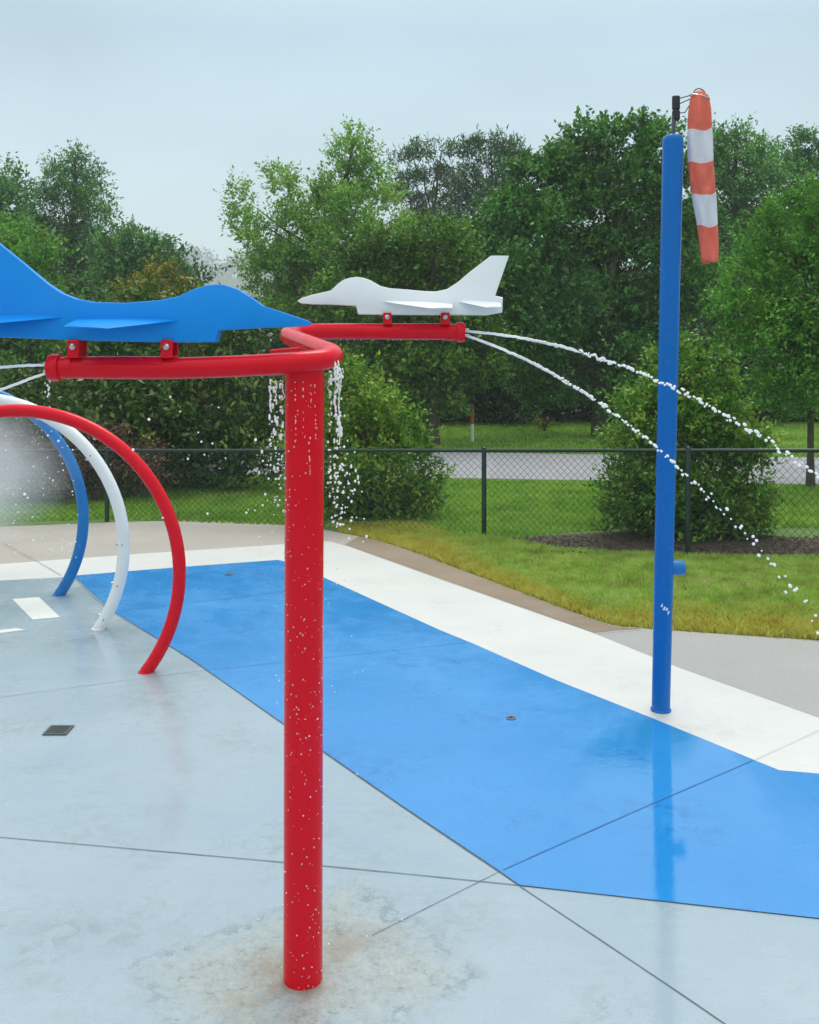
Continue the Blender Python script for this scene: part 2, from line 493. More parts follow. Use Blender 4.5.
M['grass_near'] = leaf_mat('long grass', (.085, .15, .04), (.155, .235, .065), (.27, .34, .14), .45, .6, (.32, .25, .08), 2.2)
M['grass_dry'] = leaf_mat('dry grass edge', (.20, .13, .035), (.27, .185, .055), (.33, .26, .11), .45, .7, None, 4.0)
M['grass_lawn'] = leaf_mat('lawn grass', (.062, .115, .02), (.09, .16, .03), (.135, .215, .055), .3, .6, None, .6)
FB = [(-60 , 527), (107, 521), (297, 528), (484, 537.5), (688, 554), (935, 575), (1300, 610)]     # foot of the fence, in pixels
def dry_depth(x): return 12 + 14 * max(0, min(1, (x - 600) / 80)) + 3 * math.sin(x * .05) + 16 * math.exp(-((x - 440) / 45) ** 2)
strip_px = [(335, 530.5)] + [(p[0], p[1] - .55 * dry_depth(p[0])) for p in E1 if 345 < p[0] < 1250] + [(1250, 590), (935, 565), (819, 560), (688, 558.5), (560, 550.5), (500, 542), (484, 540), (400, 532)]
def offset_edge(px0, px1, d):
    e = [p for p in E1 if px0 < p[0] < px1]
    return [(p[0], p[1]) for p in e] + [(p[0], p[1] - d) for p in e[::-1]]
blades('grass', [tuple(g(*p)[:2]) for p in strip_px], 120000, .044, .008, M['grass_near'], 'rough green grass strip between the path and the fence', 3, 1.1)
dry = [p for p in E1 if 333 < p[0] < 1250]
dry_in = []
for p in dry[::-1]:
    dd = 12 + 14 * max(0, min(1, (p[0] - 600) / 80)) + 3 * math.sin(p[0] * .05) + (16 * math.exp(-((p[0] - 440) / 45) ** 2))
    dry_in.append((p[0], p[1] - dd))
blades('grass', [tuple(g(*p)[:2]) for p in dry + dry_in], 85000, .058, .007, M['grass_dry'], 'dry yellow brown grass along the path edge', 4)
lawn_px = [(-120, 526), (107, 520), (297, 526), (484, 535.5), (520, 538), (560, 534), (620, 529), (740, 528), (1000, 531), (1000, 486), (819, 487), (600, 482.5), (400, 479), (200, 474), (-120, 468)]
blades('grass', [tuple(g(*p)[:2]) for p in lawn_px], 110000, .045, .014, M['grass_lawn'], 'mown green lawn grass between fence and road', 5)
blades('grass', [(-8, 20.6), (1, 19.5), (5, 18.9), (14, 17.7), (16, 27), (-8, 28)], 60000, .055, .03, M['grass_lawn'], 'mown green lawn grass beyond the road', 6)
# mulch chips
mm = MB()
for i in range(2600):
    px = random.uniform(505, 1050); py = random.uniform(538, 556)
    p = g(px, py) ; a = random.uniform(0, 6.28); s = random.uniform(.01, .035)
    mm.box(p + Vector((0, 0, random.uniform(.008, .03))), (s, s * .35, .008), rot=Matrix.Rotation(a, 3, 'Z') @ Matrix.Rotation(random.uniform(-.5, .5), 3, 'X'))
tag(mm.build('mulch', M['mulch'], smooth=False), 'loose brown bark mulch under the fence', 'mulch', kind='stuff')

# ------------------------------------------------------------------ chain link fence
fence = empty('chain_link_fence', g(484, 537.5))
tag(fence, 'dark green chain link fence between splash pad and lawn', 'fence')
posts = [g(-270, 534), g(-82, 528), g(107, 521.5), g(297, 528), g(484, 537.5), g(688, 554), g(930, 574), g(1240, 600)]
tops = []
for p in posts:
    zt = CAM_Z - (450.5 - HOR) / F * p.y
    tops.append(Vector((p.x, p.y, zt)))
wires = MB()
for (a, b, ta, tb) in zip(posts, posts[1:], tops, tops[1:]):
    L = (b - a).length; H0, H1 = ta.z - .01, tb.z - .01
    pitch = .072
    def P(u, v):
        t = u / L
        return a.lerp(b, t) + Vector((0, 0, .03 + v * ((H0 + (H1 - H0) * t) - .03) / .9))
    kmax = int((L + .9) / pitch) + 1
    for s in (0, 1):
        for i in range(kmax):
            c = i * pitch
            # u = c - v (falling) or u = c - .9 + v
            pts = []
            for v in np.linspace(0, .9, 9):
                u = c - v if s == 0 else c - .9 + v
                pts.append((u, v))
            pts = [q for q in pts if 0 <= q[0] <= L]
            if len(pts) > 1:
                off = Vector((0, .0025 * (1 if s else -1), 0))
                wires.tube([P(*pts[0]) + off, P(*pts[-1]) + off], .0021, 3, False)
wires.build('mesh_wire', M['fence'], fence, smooth=False)
for a, b in zip(tops, tops[1:]):
    mb = MB(); mb.tube([a, b], .019, 12); mb.build('top_rail', M['fence'], fence)
for p, t in zip(posts, tops):
    mb = MB(); mb.tube([p, t + Vector((0, 0, .02)), t + Vector((0, 0, .035)), t + Vector((0, 0, .045))], [.026, .026, .022, .006], 14)
    po = mb.build('post', M['fence'], fence)
    for zz in (.25, .55, .8):
        mb = MB(); mb.tube([p + Vector((0, 0, t.z * zz)), p + Vector((0, 0, t.z * zz + .02))], .029, 14)
        mb.build('tension_band', M['fence'], po)

# ------------------------------------------------------------------ plants
COVER = 2.3
def leaf_cloud(lobes, L, cover, r, droop=.0, width=.5, twig=3.0, per=9, fill=.45, upb=.35, sub=.32, flat=.58):
    """leaves on short twigs; every lobe is broken up into sprays with gaps between them"""
    Vs = []
    for (c, rad) in lobes:
        rad = np.array(rad); c = np.array(c)
        n = int(COVER * cover * math.pi * (rad[0] * rad[2]) / (.22 * L * L * (width / .5)))
        nt_ = max(8, n // per)
        ns_ = int(max(9, min(34, 1.5 / sub ** 2 * 1.6)))
        sd_ = r.normal(size=(ns_, 3)); sd_ /= np.linalg.norm(sd_, axis=1)[:, None]
        sc_ = sd_ * (fill + (1.02 - fill) * r.random(ns_) ** .6)[:, None] * rad
        sr_ = sub * r.uniform(.65, 1.3, ns_)
        w_ = sr_ ** 2; w_ = w_ / w_.sum()
        k = r.choice(ns_, nt_, p=w_)
        d = r.normal(size=(nt_, 3)); d[:, 2] += .25; d /= np.linalg.norm(d, axis=1)[:, None]
        rr = .25 + .8 * r.random(nt_) ** .6
        base = c + sc_[k] + d * (rr * sr_[k])[:, None] * rad * np.array([1, 1, flat])
        stray = r.random(nt_) < .07
        base[stray] += d[stray] * rad * .12
        td = d * .6 + sd_[k] * .45 + r.normal(0, .35, (nt_, 3)) + np.array([0, 0, upb]); td /= np.linalg.norm(td, axis=1)[:, None]
        tl = L * twig * r.uniform(.5, 1.2, nt_)
        t = np.tile(np.linspace(.0, 1, per), (nt_, 1)) + r.uniform(-.06, .06, (nt_, per))
        pos = base[:, None] + td[:, None] * (t * tl[:, None])[..., None] + r.normal(0, L * .25, (nt_, per, 3))
        pos = pos.reshape(-1, 3); m = len(pos)
        ax = np.repeat(td, per, 0) * .55 + r.normal(0, .60, (m, 3)) - np.array([0, 0, droop]); ax /= np.linalg.norm(ax, axis=1)[:, None]
        nn = r.normal(0, .55, (m, 3)) + np.array([0, 0, .8])
        sd = np.cross(ax, nn); sd /= (np.linalg.norm(sd, axis=1)[:, None] + 1e-9)
        nn = np.cross(sd, ax)
        l = L * r.uniform(.65, 1.25, m)[:, None]; wd = l * width * .5
        V = np.empty((m, 4, 3))
        V[:, 0] = pos
        V[:, 1] = pos + ax * l * .45 + sd * wd + nn * wd * .25
        V[:, 2] = pos + ax * l - nn * l * .08
        V[:, 3] = pos + ax * l * .45 - sd * wd + nn * wd * .25
        Vs.append(V)
    V = np.concatenate(Vs)
    return V.reshape(-1, 3), np.arange(len(V) * 4).reshape(-1, 4)

def px_lobes(spec, Y, r, deep=1.0, squash=.9):
    out = []
    for q in spec:
        px, py, rp = q[:3]
        if Y > 20 and py < 250: py += 11
        dy = q[3] if len(q) > 3 else r.uniform(-.5, .5)
        rm = rp / F * Y
        y = Y + dy * rm * 1.6
        p = at(px, py, y)
        out.append((np.array(p), (rm, rm * deep, rm * squash)))
    return out

def trunk_mesh(base, lobes, r0, r, mat, parent, bend=.1, lo=.25, n_limbs=14):
    mb = MB()
    base = Vector(base)
    cs = [Vector(c) for c, _ in lobes]
    top = max(cs, key=lambda v: v.z)
    H = max(.3, top.z - base.z)
    mid = sum(cs, Vector()) / len(cs)
    path = []
    for i in range(9):
        t = i / 8
        p = base.lerp(Vector((mid.x * (1 - t) + top.x * t, mid.y * (1 - t) + top.y * t, top.z)), t)
        p.x += math.sin(t * 5 + base.x) * bend * r0 * 3; p.z = base.z - .05 + t * (H + .05)
        path.append(p)
    mb.tube(path, [r0 * (1.35 if i == 0 else 1 - .86 * i / 8) for i in range(9)], 10)
    sel = list(cs); random.shuffle(sel)
    for c in sel[:n_limbs]:
        t = max(lo, min(.9, (c.z - base.z) / H * .72))
        k = t * 8; i = min(7, int(k)); s = path[i].lerp(path[i + 1], k - i)
        m_ = s.lerp(c, .5) + Vector((r.normal(0, .06), r.normal(0, .06), -.05)) * (c - s).length
        rr = r0 * (1 - .86 * t) * .6
        mb.tube([s, m_, m_.lerp(c, .6)], [rr, rr * .6, rr * .15], 6)
    return mb.build('trunk', mat, parent)

def tree(name, label, cat, trunk_px, Y, spec, L, mat, r0, seed, cover=2.2, group=None, bark='bark', deep=1.0, squash=.9, base_py=None, lo=.25, **kw):
    r = np.random.default_rng(seed)
    base = Vector(((trunk_px - CX) / F * Y, Y, 0))
    root = empty(name, base)
    tag(root, label, cat, group)
    lobes = px_lobes(spec, Y, r, deep, squash)
    trunk_mesh(base, lobes, r0, r, M[bark], root, lo=lo)
    V, Q = leaf_cloud(lobes, L, cover, r, **kw)
    k = V.reshape(-1, 4, 3)
    k = k[k[:, :, 2].min(1) > .02]
    V = k.reshape(-1, 3); Q = np.arange(len(V)).reshape(-1, 4)
    np_mesh('crown', V, Q, mat, root)
    return root

LM = leaf_mat
M['l_oak'] = LM('oak leaves', (.010, .034, .012), (.022, .062, .020), (.055, .115, .030), .2, .4, (.10, .16, .035), .7, gain=1.35)
M['l_dark'] = LM('dark leaves', (.010, .030, .009), (.026, .062, .014), (.080, .125, .028), .2, .4, (.13, .17, .03), 1.0, gain=1.35)
M['l_light'] = LM('light green leaves', (.028, .070, .020), (.07, .135, .035), (.145, .21, .06), .3, .45, (.16, .22, .045), .6, gain=1.35)
M['l_pine'] = LM('pine needles', (.014, .036, .020), (.030, .062, .034), (.055, .095, .05), .1, .6, None, .8)
M['l_left'] = LM('left tree leaves', (.014, .040, .020), (.030, .070, .030), (.060, .115, .04), .2, .5, None, .5, gain=1.35)
M['l_bright'] = LM('bright green leaves', (.020, .065, .014), (.045, .125, .024), (.095, .19, .035), .28, .45, (.14, .20, .04), .9)
M['l_shrub'] = LM('holly leaves', (.018, .052, .010), (.05, .115, .016), (.16, .235, .032), .22, .35, (.24, .28, .04), 1.5)
M['l_holly'] = LM('dark holly leaves', (.011, .036, .009), (.034, .085, .016), (.115, .18, .032), .24, .33, (.24, .28, .05), 1.4, 1.15)
M['l_magnolia'] = LM('magnolia leaves', (.008, .024, .009), (.022, .052, .014), (.085, .12, .03), .14, .28, (.20, .20, .06), 1.2, gain=.9)
M['l_yellow'] = LM('yellow olive leaves', (.03, .04, .010), (.085, .085, .018), (.19, .155, .04), .2, .45, (.30, .20, .06), 1.5, .8)
M['l_purple'] = LM('purple leaves', (.028, .016, .018), (.06, .035, .035), (.11, .075, .06), .15, .45, None, 2.0)
M['l_under'] = LM('undergrowth leaves', (.006, .02, .009), (.012, .034, .014), (.018, .045, .018), .1, .7, None, .5, .8)
M['l_far'] = LM('far wood leaves', (.010, .030, .016), (.022, .056, .026), (.03, .065, .028), .2, .6, None, .12, .75)
M['l_hazy'] = LM('distant wood leaves', (.03, .06, .035), (.04, .075, .045), (.055, .09, .055), .2, .6, None, .05, gain=.45)

# trees beyond the road, left of the picture
tree('pine_tree', 'tall dark layered tree behind the blue plane, highest on the left', 'tree', 64, 42,
     [(75, 147, 9), (64, 157, 11), (86, 161, 11), (54, 172, 12), (74, 174, 14), (97, 181, 12), (44, 188, 12), (66, 194, 16), (90, 202, 15), (109, 204, 9), (36, 210, 13), (58, 220, 18), (84, 229, 20), (107, 232, 12), (40, 246, 18), (72, 255, 24), (100, 262, 20), (60, 290, 34), (90, 320, 34), (40, 280, 20)],
     .20, M['l_left'], .28, 11, 3.3, width=.35, sub=.28, bark='pine_bark', squash=.62, upb=.1, droop=.1)
tree('oak_tree', 'dark tree at the left edge behind brighter green tree', 'tree', -14, 40,
     [(4, 168, 13), (-12, 185, 22), (16, 192, 17), (-4, 215, 26), (-34, 225, 30), (18, 230, 20), (-10, 260, 36), (-50, 270, 36), (-20, 310, 40)],
     .20, M['l_left'], .3, 12, 2.2)
tree('oak_tree', 'bright green bushy tree at the left edge above the blue tail fin', 'tree', -8, 27,
     [(8, 222, 18), (30, 238, 18), (-14, 240, 26), (44, 262, 18), (18, 266, 26), (-8, 290, 36), (36, 300, 30), (-40, 280, 36), (20, 340, 40), (-20, 350, 46), (60, 330, 30), (40, 370, 36), (-10, 395, 40)],
     .15, M['l_bright'], .2, 13, 1.8)
tree('oak_tree', 'rounded mid height tree sloping down to the gap in the treeline', 'tree', 138, 36,
     [(128, 232, 15), (148, 240, 15), (116, 250, 20), (160, 258, 15), (138, 262, 22), (172, 276, 12), (122, 284, 28), (158, 290, 24), (140, 318, 34), (180, 312, 20), (170, 345, 34), (110, 340, 30)],
     .17, M['l_left'], .22, 14, 2.4)
# tall trees in the middle
tree('sweetgum_tree', 'tall light green tree with three ragged spires beside the gap', 'tree', 318, 30,
     [(237, 182, 9), (243, 200, 13), (252, 222, 17), (266, 246, 20), (280, 163, 10), (283, 182, 15), (292, 206, 20), (322, 178, 13), (318, 205, 20), (353, 128, 11), (348, 148, 16), (366, 160, 18), (340, 178, 20), (378, 186, 20), (352, 208, 26), (306, 236, 26), (384, 220, 24), (340, 252, 32), (285, 268, 24), (378, 262, 28), (262, 275, 18), (320, 290, 34), (360, 310, 34), (290, 310, 30)],
     .125, M['l_light'], .22, 15, 2.2, upb=.6, twig=3.6)
tree('pine_tree', 'thin pine with open crown, left of two pines above the white plane', 'tree', 426, 48,
     [(404, 150, 10), (424, 142, 12), (442, 140, 10), (412, 168, 14), (440, 165, 15), (455, 178, 12), (400, 185, 13), (428, 192, 18), (452, 205, 18), (415, 220, 22), (440, 240, 24)],
     .30, M['l_pine'], .2, 16, 2.7, bark='pine_bark', squash=.6, width=.22, per=12, twig=1.6, fill=.3)
tree('pine_tree', 'rounded open pine, right of two pines above the white plane', 'tree', 494, 46,
     [(490, 132, 13), (508, 136, 12), (474, 142, 12), (518, 150, 12), (496, 152, 15), (468, 165, 12), (484, 172, 16), (510, 176, 16), (462, 190, 14), (492, 200, 20), (520, 205, 18), (480, 225, 20)],
     .30, M['l_pine'], .2, 17, 2.9, bark='pine_bark', squash=.65, width=.22, per=12, twig=1.6, fill=.3)
tree('oak_tree', 'large dark rounded oak behind the windsock pole', 'tree', 602, 23,
     [(556, 148, 20), (585, 133, 20), (612, 124, 18), (640, 122, 19), (664, 130, 18), (530, 170, 22), (570, 172, 32), (620, 165, 36), (660, 170, 30), (504, 200, 24), (540, 212, 36), (595, 215, 42), (650, 220, 42), (690, 215, 26), (488, 240, 26), (520, 260, 38), (575, 270, 44), (635, 275, 44), (685, 270, 30), (490, 295, 32), (545, 315, 42), (605, 325, 42), (660, 320, 38), (505, 345, 34), (570, 365, 36), (630, 370, 36), (540, 385, 24)],
     .115, M['l_oak'], .17, 18, 3.6, width=.6, fill=.3, sub=.38)
tree('oak_tree', 'bushy yellow green tree standing behind the white plane', 'tree', 432, 21,
     [(372, 236, 22), (402, 232, 24), (438, 226, 22), (462, 238, 20), (350, 262, 24), (390, 268, 34), (436, 268, 36), (474, 275, 24), (345, 300, 30), (395, 310, 40), (446, 315, 40), (480, 325, 24), (360, 345, 34), (420, 355, 40), (466, 365, 32), (400, 392, 28), (438, 395, 22), (492, 378, 14)],
     .10, M['l_dark'], .13, 19, 2.5, width=.6, fill=.3, sub=.38)
# right
tree('oak_tree', 'mid green tree showing above and right of the windsock', 'tree', 728, 34,
     [(712, 136, 16), (735, 128, 16), (752, 140, 15), (706, 160, 20), (738, 162, 24), (764, 168, 18), (715, 192, 28), (752, 198, 28), (735, 232, 36), (775, 228, 26), (710, 240, 30), (750, 270, 40), (720, 300, 40), (770, 310, 40)],
     .14, M['l_left'], .22, 20, 2.6)
tree('oak_tree', 'green tree at the right edge behind the young tree', 'tree', 808, 37,
     [(784, 146, 14), (806, 138, 15), (826, 145, 18), (782, 170, 20), (812, 170, 24), (845, 175, 28), (796, 200, 28), (835, 215, 36), (790, 240, 34), (830, 270, 44), (870, 240, 40), (800, 300, 40)],
     .15, M['l_left'], .25, 21, 2.6)
tree('young_tree', 'young light green tree with thin bare trunk right of the windsock', 'tree', 811, 14.5,
     [(790, 212, 18), (814, 204, 18), (838, 215, 22), (764, 238, 20), (796, 242, 28), (832, 252, 32), (744, 272, 20), (776, 278, 30), (814, 288, 36), (856, 285, 36), (730, 304, 20), (758, 318, 28), (800, 328, 38), (846, 330, 40), (738, 345, 20), (776, 362, 30), (822, 368, 36), (868, 365, 36), (796, 396, 24), (838, 400, 28), (764, 388, 18), (880, 310, 34), (865, 235, 28)],
     .075, M['l_bright'], .055, 22, 2.0, lo=.4)
# shrubs behind the fence
def shrub(name, label, px, Y, spec, L, mat, seed, cover=2.0, **kw):
    return tree(name, label, 'shrub', px, Y, spec, L, mat, .035, seed, cover, lo=.1, **kw)
shrub('holly_shrub', 'dark pyramid shaped holly shrub behind the windsock pole and fence', 690, 10.75,
      [(688, 348, 15), (676, 366, 20), (706, 372, 22), (660, 388, 24), (694, 398, 32), (726, 404, 24), (640, 414, 22), (668, 424, 34), (708, 432, 38), (744, 440, 22), (632, 448, 24), (660, 464, 36), (704, 472, 42), (748, 476, 22), (622, 482, 20), (646, 500, 32), (690, 508, 42), (736, 508, 30), (754, 508, 16), (620, 516, 18), (660, 530, 28), (712, 534, 30), (745, 530, 18)],
      .062, M['l_holly'], 31, 2.2, upb=.6)
shrub('holly_shrub', 'bright leafy green shrub just right of the red post', 372, 11.9,
      [(340, 372, 14), (354, 388, 20), (334, 402, 18), (376, 404, 20), (352, 422, 28), (392, 424, 22), (372, 446, 32), (410, 452, 20), (336, 452, 26), (392, 474, 32), (356, 482, 34), (422, 480, 18), (380, 504, 34), (416, 508, 22), (342, 510, 24), (400, 520, 20), (432, 508, 10)],
      .068, M['l_shrub'], 32, 2.2, upb=.6)
shrub('magnolia_shrub', 'large dark glossy evergreen shrub below the blue plane', 165, 14.4,
      [(110, 330, 26), (150, 318, 26), (195, 322, 28), (235, 338, 26), (92, 362, 26), (130, 360, 34), (178, 362, 38), (226, 370, 34), (262, 376, 20), (92, 400, 30), (140, 404, 40), (195, 408, 42), (245, 412, 30), (272, 420, 14), (104, 440, 32), (155, 446, 40), (210, 450, 40), (254, 452, 26), (130, 474, 26), (180, 476, 28), (230, 476, 24), (268, 462, 14)],
      .115, M['l_magnolia'], 33, 1.8, width=.45)
shrub('yellow_shrub', 'yellow olive tipped shrub top showing above the blue plane', 160, 17,
      [(130, 290, 12), (150, 282, 12), (172, 280, 11), (188, 290, 11), (140, 304, 18), (168, 302, 18), (192, 310, 16), (150, 330, 26), (185, 334, 24), (160, 370, 36), (200, 370, 30), (165, 410, 36)],
      .085, M['l_yellow'], 34, 1.7)
shrub('purple_shrub', 'low purple brown shrub behind the hoops and fence', 100, 13.2,
      [(50, 462, 18), (72, 446, 17), (98, 438, 18), (124, 444, 18), (146, 458, 16), (64, 474, 20), (92, 468, 24), (124, 472, 22), (150, 480, 14), (30, 462, 20), (8, 455, 22), (-18, 458, 24), (-45, 460, 26), (-70, 466, 26), (20, 484, 16), (-20, 486, 18)],
      .05, M['l_purple'], 35, 1.8)
shrub('evergreen_shrub', 'dark green shrub at the left edge behind the purple shrub', 0, 15.6,
      [(-60, 398, 30), (-25, 392, 28), (12, 396, 26), (44, 398, 24), (70, 408, 20), (-45, 425, 30), (-5, 424, 30), (32, 428, 28), (62, 434, 22), (-30, 455, 28), (10, 456, 26), (45, 458, 22), (-70, 440, 28)],
      .09, M['l_magnolia'], 37, 2.0)
shrub('small_shrub', 'tiny yellow green bush on the lawn beyond the road', 545, 24.4,
      [(541, 428, 4), (548, 427, 4), (545, 431, 4)], .10, M['l_yellow'], 36, 2.2)

# woods that read as one mass
def wood(name, label, lobes, L, mat, seed, cover, **kw):
    r = np.random.default_rng(seed)
    V, Q = leaf_cloud(lobes, L, cover, r, **kw)
    k = V.reshape(-1, 4, 3); k = k[k[:, :, 2].min(1) > .02]
    V = k.reshape(-1, 3)
    o = np_mesh(name, V, np.arange(len(V)).reshape(-1, 4), mat)
    tag(o, label, 'woods', kind='stuff')
r = np.random.default_rng(50)
lob = []
for px in range(-420, 1260, 34):
    for row in range(3):
        Y = 52 + row * 9 + r.uniform(-3, 3)
        h = r.uniform(4.5, 7.0)
        if 160 < px < 262: h *= .52
        X = (px + r.uniform(-14, 14) - CX) / F * Y
        for z in np.arange(1.0, h, 2.0):
            rr = r.uniform(1.5, 2.2)
            lob.append((np.array((X + r.normal(0, .5), Y + r.normal(0, .8), z)), (rr, rr, rr)))
wood('woodland', 'dark woodland behind the lawn trees', lob, .26, M['l_far'], 51, 1.5)
lob = []
for px in range(-300, 1160, 20):
    Y = 27.5 + r.uniform(-.8, 2.5) + (abs(px - 520) * .002)
    if 455 < px < 480: Y += 2
    h = r.uniform(1.2, 2.6)
    X = (px + r.uniform(-9, 9) - CX) / F * Y
    for z in np.arange(.3, h, .6):
        rr = r.uniform(.45, .75)
        lob.append((np.array((X + r.normal(0, .2), Y + r.normal(0, .3), z)), (rr, rr, rr)))
wood('undergrowth', 'dark undergrowth along the foot of the woods', lob, .17, M['l_under'], 52, 1.6)
lob = []
for px in range(120, 330, 11):
    Y = 900 + r.uniform(-40, 40)
    topy = 262 + 7 * math.sin(px * .09) + r.uniform(-4, 4)
    X = (px - CX) / F * Y
    zt = CAM_Z - (topy - HOR) / F * Y
    for z in np.arange(zt - 10, 0, -17.0):
        lob.append((np.array((X + r.normal(0, 4), Y, z)), (12, 12, 12)))
wood('woodland', 'pale distant woodland seen through the gap in the treeline', lob, 3.2, M['l_hazy'], 53, 1.6)

# ------------------------------------------------------------------ red spray feature with two planes
def extr(prof, Y, thick, mbuf, inset=.004):
    """side outline (pixels at depth Y) with a thickness of its own at every point"""
    P = [at(x, y, Y) for x, y, *_ in prof]
    T = [q[2] if len(q) > 2 else thick for q in prof]
    n = len(P)
    area = sum(P[i].x * P[(i + 1) % n].z - P[(i + 1) % n].x * P[i].z for i in range(n))
    sgn = 1 if area > 0 else -1
    Nn = []
    for i in range(n):
        d1 = (P[i] - P[i - 1]).normalized(); d2 = (P[(i + 1) % n] - P[i]).normalized()
        nrm = (Vector((d1.z, 0, -d1.x)) + Vector((d2.z, 0, -d2.x)))
        Nn.append(nrm.normalized() * sgn if nrm.length > 1e-6 else Vector((0, 0, 0)))
    rings = []
    for (s, ins) in ((-1, 1), (-.93, .3), (-.75, 0), (.75, 0), (.93, .3), (1, 1)):
        rings.append([P[i] - Nn[i] * inset * ins + Vector((0, s * T[i], 0)) for i in range(n)])
    vs = [p for rg in rings for p in rg]
    fs = []
    for k in range(len(rings) - 1):
        for i in range(n):
            j = (i + 1) % n
            fs.append((k * n + i, k * n + j, (k + 1) * n + j, (k + 1) * n + i))
    fs.append(tuple(range(n))[::-1]); fs.append(tuple(range((len(rings) - 1) * n, len(rings) * n)))
    mbuf.add(vs, fs)

def plate(root_a, root_b, tip_a, tip_b, t, mbuf):
    "a tapered wing: root chord a-b, tip chord a-b"
    ra, rb, ta, tb = (Vector(v) for v in (root_a, root_b, tip_a, tip_b))
    up = Vector((0, 0, 1))
    vs, fs = [], []
    secs = []
    for k in range(4):
        s = k / 3
        a, b = ra.lerp(ta, s), rb.lerp(tb, s)
        th = t * (1 - .6 * s)
        sec = [a, a.lerp(b, .12) + up * th * .7, a.lerp(b, .4) + up * th, a.lerp(b, .8) + up * th * .6, b, a.lerp(b, .8) - up * th * .5, a.lerp(b, .4) - up * th * .8, a.lerp(b, .12) - up * th * .6]
        secs.append(sec)
    for s in secs: vs += s
    for k in range(3):
        for i in range(8):
            fs.append((k * 8 + i, k * 8 + (i + 1) % 8, (k + 1) * 8 + (i + 1) % 8, (k + 1) * 8 + i))
    fs.append(tuple(range(8))[::-1]); fs.append(tuple(range(24, 32)))
    mbuf.add(vs, fs)

feat = empty('water_play_post', (pole_base.x, pole_base.y, .016))
tag(feat, 'red water post with bent arm carrying a blue and a white jet plane', 'water feature')
RP = .0615
mb = MB()
zt = 1.935
mb.tube([pole_base + Vector((0, 0, .0)), pole_base + Vector((0.002, 0, zt * .5)), pole_base + Vector((.006, 0, zt))], RP, 40)
pole = mb.build('pole', M['red'], feat)
# the bent pipe
YA, YB = 3.08, 4.18
def arc(pts, n=8, rad=.16):
    "round the corners of a polyline"
    out = [Vector(pts[0])]
    for i in range(1, len(pts) - 1):
        a, b, c = Vector(pts[i - 1]), Vector(pts[i]), Vector(pts[i + 1])
        r_ = min(rad, (a - b).length * .48, (c - b).length * .48)
        s, e = b + (a - b).normalized() * r_, b + (c - b).normalized() * r_
        for k in range(n + 1):
            t = k / n
            out.append(s * (1 - t) ** 2 + b * 2 * t * (1 - t) + e * t * t)
    out.append(Vector(pts[-1]))
    return out
PR = .0335
pA0 = at(53, 367.5, YA); pA1 = at(250, 367.5, YA); pA2 = at(337, 360, YA + .06); pB1 = at(273, 330.5, YB); pB2 = at(462, 332.3, YB)
mb = MB(); mb.tube(arc([pA0, at(180, 369, YA), at(349.5, 360.5, YA - .01), pB1, pB2], 20, .36), PR, 28)
arm = mb.build('arm_pipe', M['red'], feat)
mb = MB(); mb.tube([at(271, 351.5, YA + .30), at(300, 349, YA + .25)], .007, 10); mb.build('cross_pipe', M['red'], arm)
def flange(p, dx, Y):
    mb = MB()
    mb.tube([p + Vector((-dx * .012, 0, 0)), p + Vector((dx * .0, 0, 0)), p + Vector((dx * .022, 0, 0)), p + Vector((dx * .024, 0, 0))], [PR + .004, PR + .0085, PR + .0085, PR + .004], 28)
    mb.build('end_cap', M['red'], arm)
    mb = MB(); mb.tube([p + Vector((dx * .04, 0, 0)), p + Vector((dx * .065, 0, 0))], PR + .002, 28)
    mb.build('clamp_ring', M['red'], arm)
    for dz in (.012, -.012):
        mb = MB(); mb.tube([p + Vector((-dx * .03, 0, dz)), p + Vector((-dx * .01, 0, dz))], .005, 10)
        mb.build('nozzle', M['steel'], arm)
flange(pA0, 1, YA); flange(pB2, -1, YB)
def saddle(xa, xb, y, Y):
    "half-round stiffener welded along the top of the pipe"
    mb = MB(); a, b = at(xa, y, Y), at(xb, y, Y)
    vs, fs = [], []
    ks = np.linspace(R(20), R(160), 9)
    for p in (a, b):
        for rr in (PR - .002, PR + .003):
            for t in ks: vs.append(p + Vector((0, math.cos(t) * rr, math.sin(t) * rr)))
    for i in range(8):
        fs += [(9 + i, 10 + i, 28 + i, 27 + i), (i, 1 + i, 10 + i, 9 + i), (18 + i, 19 + i, 28 + i, 27 + i)]
    fs += [(0, 9, 27, 18), (8, 17, 35, 26)]
    mb.add(vs, fs); mb.build('saddle_plate', M['red'], arm)
saddle(86, 164, 368, YA); saddle(394, 440, 332, YB)
def bracket(px, y0, y1, w, Y):
    mb = MB(); s = Y / F
    c = at(px, (y0 + y1) / 2, Y)
    h, hw = (y1 - y0) * s / 2, w * s / 2
    U = [(-.039, h), (-.033, h), (-.033, -h + .006), (.033, -h + .006), (.033, h), (.039, h), (.039, -h), (-.039, -h)]
    vs = [c + Vector((sx_ * hw, y, z)) for sx_ in (-1, 1) for y, z in U]
    mb.add(vs, [(i, (i + 1) % 8, 8 + (i + 1) % 8, 8 + i) for i in range(8)] + [(0, 1, 2, 7), (2, 3, 6, 7), (3, 4, 5, 6), (8, 15, 10, 9), (10, 15, 14, 11), (11, 14, 13, 12)])
    b = mb.build('bracket', M['red'], arm, bevel=.0025)
    for dy in (-1, 1):
        p = at(px, y0 + (y1 - y0) * .38, Y) + Vector((0, dy * .0395, 0))
        mb = MB(); mb.tube([p, p + Vector((0, dy * .006, 0)), p + Vector((0, dy * .010, 0))], [.0095, .0095, .005], 12)
        mb.build('bolt', M['steel'], arm)
bracket(77, 340, 358, 12, YA); bracket(169.5, 340, 358, 12, YA)
bracket(387.5, 313, 325, 8.5, YB); bracket(445, 313, 325, 8.5, YB)
